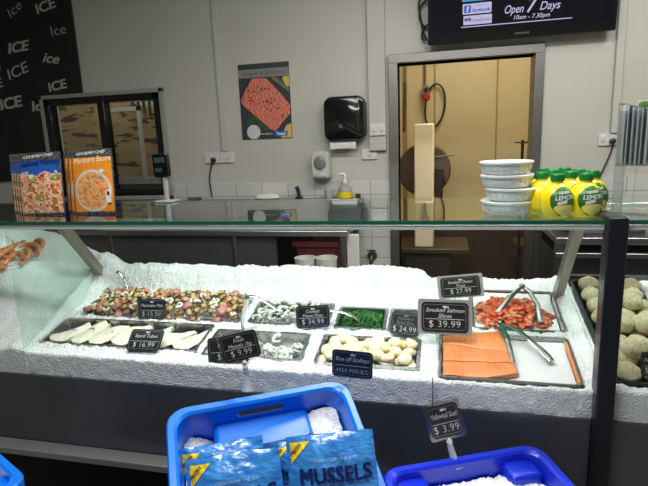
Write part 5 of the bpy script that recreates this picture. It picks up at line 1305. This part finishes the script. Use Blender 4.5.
for c, Y, yaw, tl_, lab, sd in (
    (((270,444),(338,436),(345,492),(276,496)), 1.0, 8, 18, 'blue mussel packet half hidden between the two front packets', 4),
    (((175,452),(260.7,434),(272,500),(188,512)), 0.985, 14, 20, 'blue mussel packet behind the left front one in the bright blue tub', 3),
    (((184.7,461.5),(278,444.5),(290,535),(194,548)), 0.912, 12, 22, 'left front blue mussel packet in the bright blue tub', 2),
    (((286,438),(373,428),(384,532),(294,538)), .928, 8, 22, 'right front blue mussel packet in the bright blue tub', 1)):
    M, w, h = quad(c, Y, yaw, tl_); packet(M, w, h, lab, True, sd)
# tags clipped to the tubs
c0 = TM @ Vector((-.02, Ly/2-.004, .035)); e0 = at(242, 378, c0.y); e1 = at(242.5, 396, TM.translation.y+.0+ (TM @ Vector((0, Ly/2, 0))).y*0+0) if False else None
Yc = atz(243, 392, ZT).y
ptag(((216.5,334),(259,326.7),(263.4,356),(221.5,368)), Yc-.01, ['Fresh', 'Mussels 1kg'], '$ 9.99', 'black price tag at 9.99 in a clear holder clipped to the bright blue tub', 0, 8, hold=1, pins=False, clip=(at(246, 372, Yc), at(247.5, 391, Yc-.008)))
Yd = atz(452, 455, ZT2).y
ptag(((424.7,406),(458.6,397),(466.8,436),(428.8,444)), Yd, ['Yellowtail Scad'], '$ 3.99', 'black price tag for yellowtail scad at 3.99 clipped to the deep blue tub', 10, 8, hold=1, pins=False, clip=(at(450, 445, Yd), at(457, 469, Yd-.02)))
# ================================================================== LIGHTS
def batten(x, y, lx, ly, power, label, col=(1, .98, .94)):
    o = thing('ceiling_light', label, 'light', Vector((x, y, ZC-.09)), 'ceiling lights')
    part('housing', MB().box(x-lx/2, x+lx/2, y-ly/2, y+ly/2, ZC-.05, ZC-.001), WHITEP, o, bevel=.005)
    part('diffuser', MB().box(x-lx/2+.02, x+lx/2-.02, y-ly/2+.02, y+ly/2-.02, ZC-.085, ZC-.05), emis('tube_light', (1, .98, .94, 1), 6), o)
    l = bpy.data.lights.new('tube', 'AREA'); l.shape = 'RECTANGLE'; l.size = lx-.05; l.size_y = ly-.05; l.energy = power; l.color = col
    ob = bpy.data.objects.new('tube', l); COL.objects.link(ob); ob.location = (x, y, ZC-.09); ob.parent = None
batten(.55, 1.75, 1.3, .3, 30, 'ceiling light over the right half of the case')
batten(-.55, .45, 1.3, .3, 40, 'ceiling light over the customers in front of the case')
batten(-.6, 1.75, 1.3, .3, 11, 'ceiling light over the middle of the case')
batten(1.35, 2.2, .3, 1.0, 12, 'ceiling light near the right hand bench')
l = bpy.data.lights.new('case_lamp', 'AREA'); l.shape = 'RECTANGLE'; l.size = 1.55; l.size_y = .02; l.energy = CASEP; l.color = (1, 1, 1)
ob = bpy.data.objects.new('case_lamp', l); COL.objects.link(ob); ob.matrix_world = T(-.40, 1.436, 1.32) @ R(28, 'X')
part('lamp_strip', MB().box(-1.2, .38, 1.431, 1.442, 1.327, 1.339), emis('strip_light', (1, 1, 1, 1), 1.5), case)
ZCI = ZC
l = bpy.data.lights.new('inner_lamp', 'AREA'); l.size = .8; l.energy = 27; l.color = (1, .93, .78)
ob = bpy.data.objects.new('inner_lamp', l); COL.objects.link(ob); ob.location = (.3, 4.0, ZC-.03)
l = bpy.data.lights.new('print_fill', 'AREA'); l.size = .6; l.energy = 22; l.color = (1, .92, .8)  # unseen lamp added to brighten the beach print behind the window
ob = bpy.data.objects.new('print_fill', l); COL.objects.link(ob); ob.location = (-2.6, 3.95, ZC-.03)
w = bpy.data.worlds.new('world'); S.world = w; w.use_nodes = True
w.node_tree.nodes['Background'].inputs[0].default_value = (.8, .85, .9, 1); w.node_tree.nodes['Background'].inputs[1].default_value = .15
S.view_settings.view_transform = 'Standard'; S.view_settings.look = 'None'; S.view_settings.gamma = 1; S.view_settings.use_curve_mapping = False
S.view_settings.exposure = EXPO
bpy.context.view_layer.update()
S.cycles.caustics_reflective = False; S.cycles.caustics_refractive = False; S.cycles.transparent_max_bounces = 16
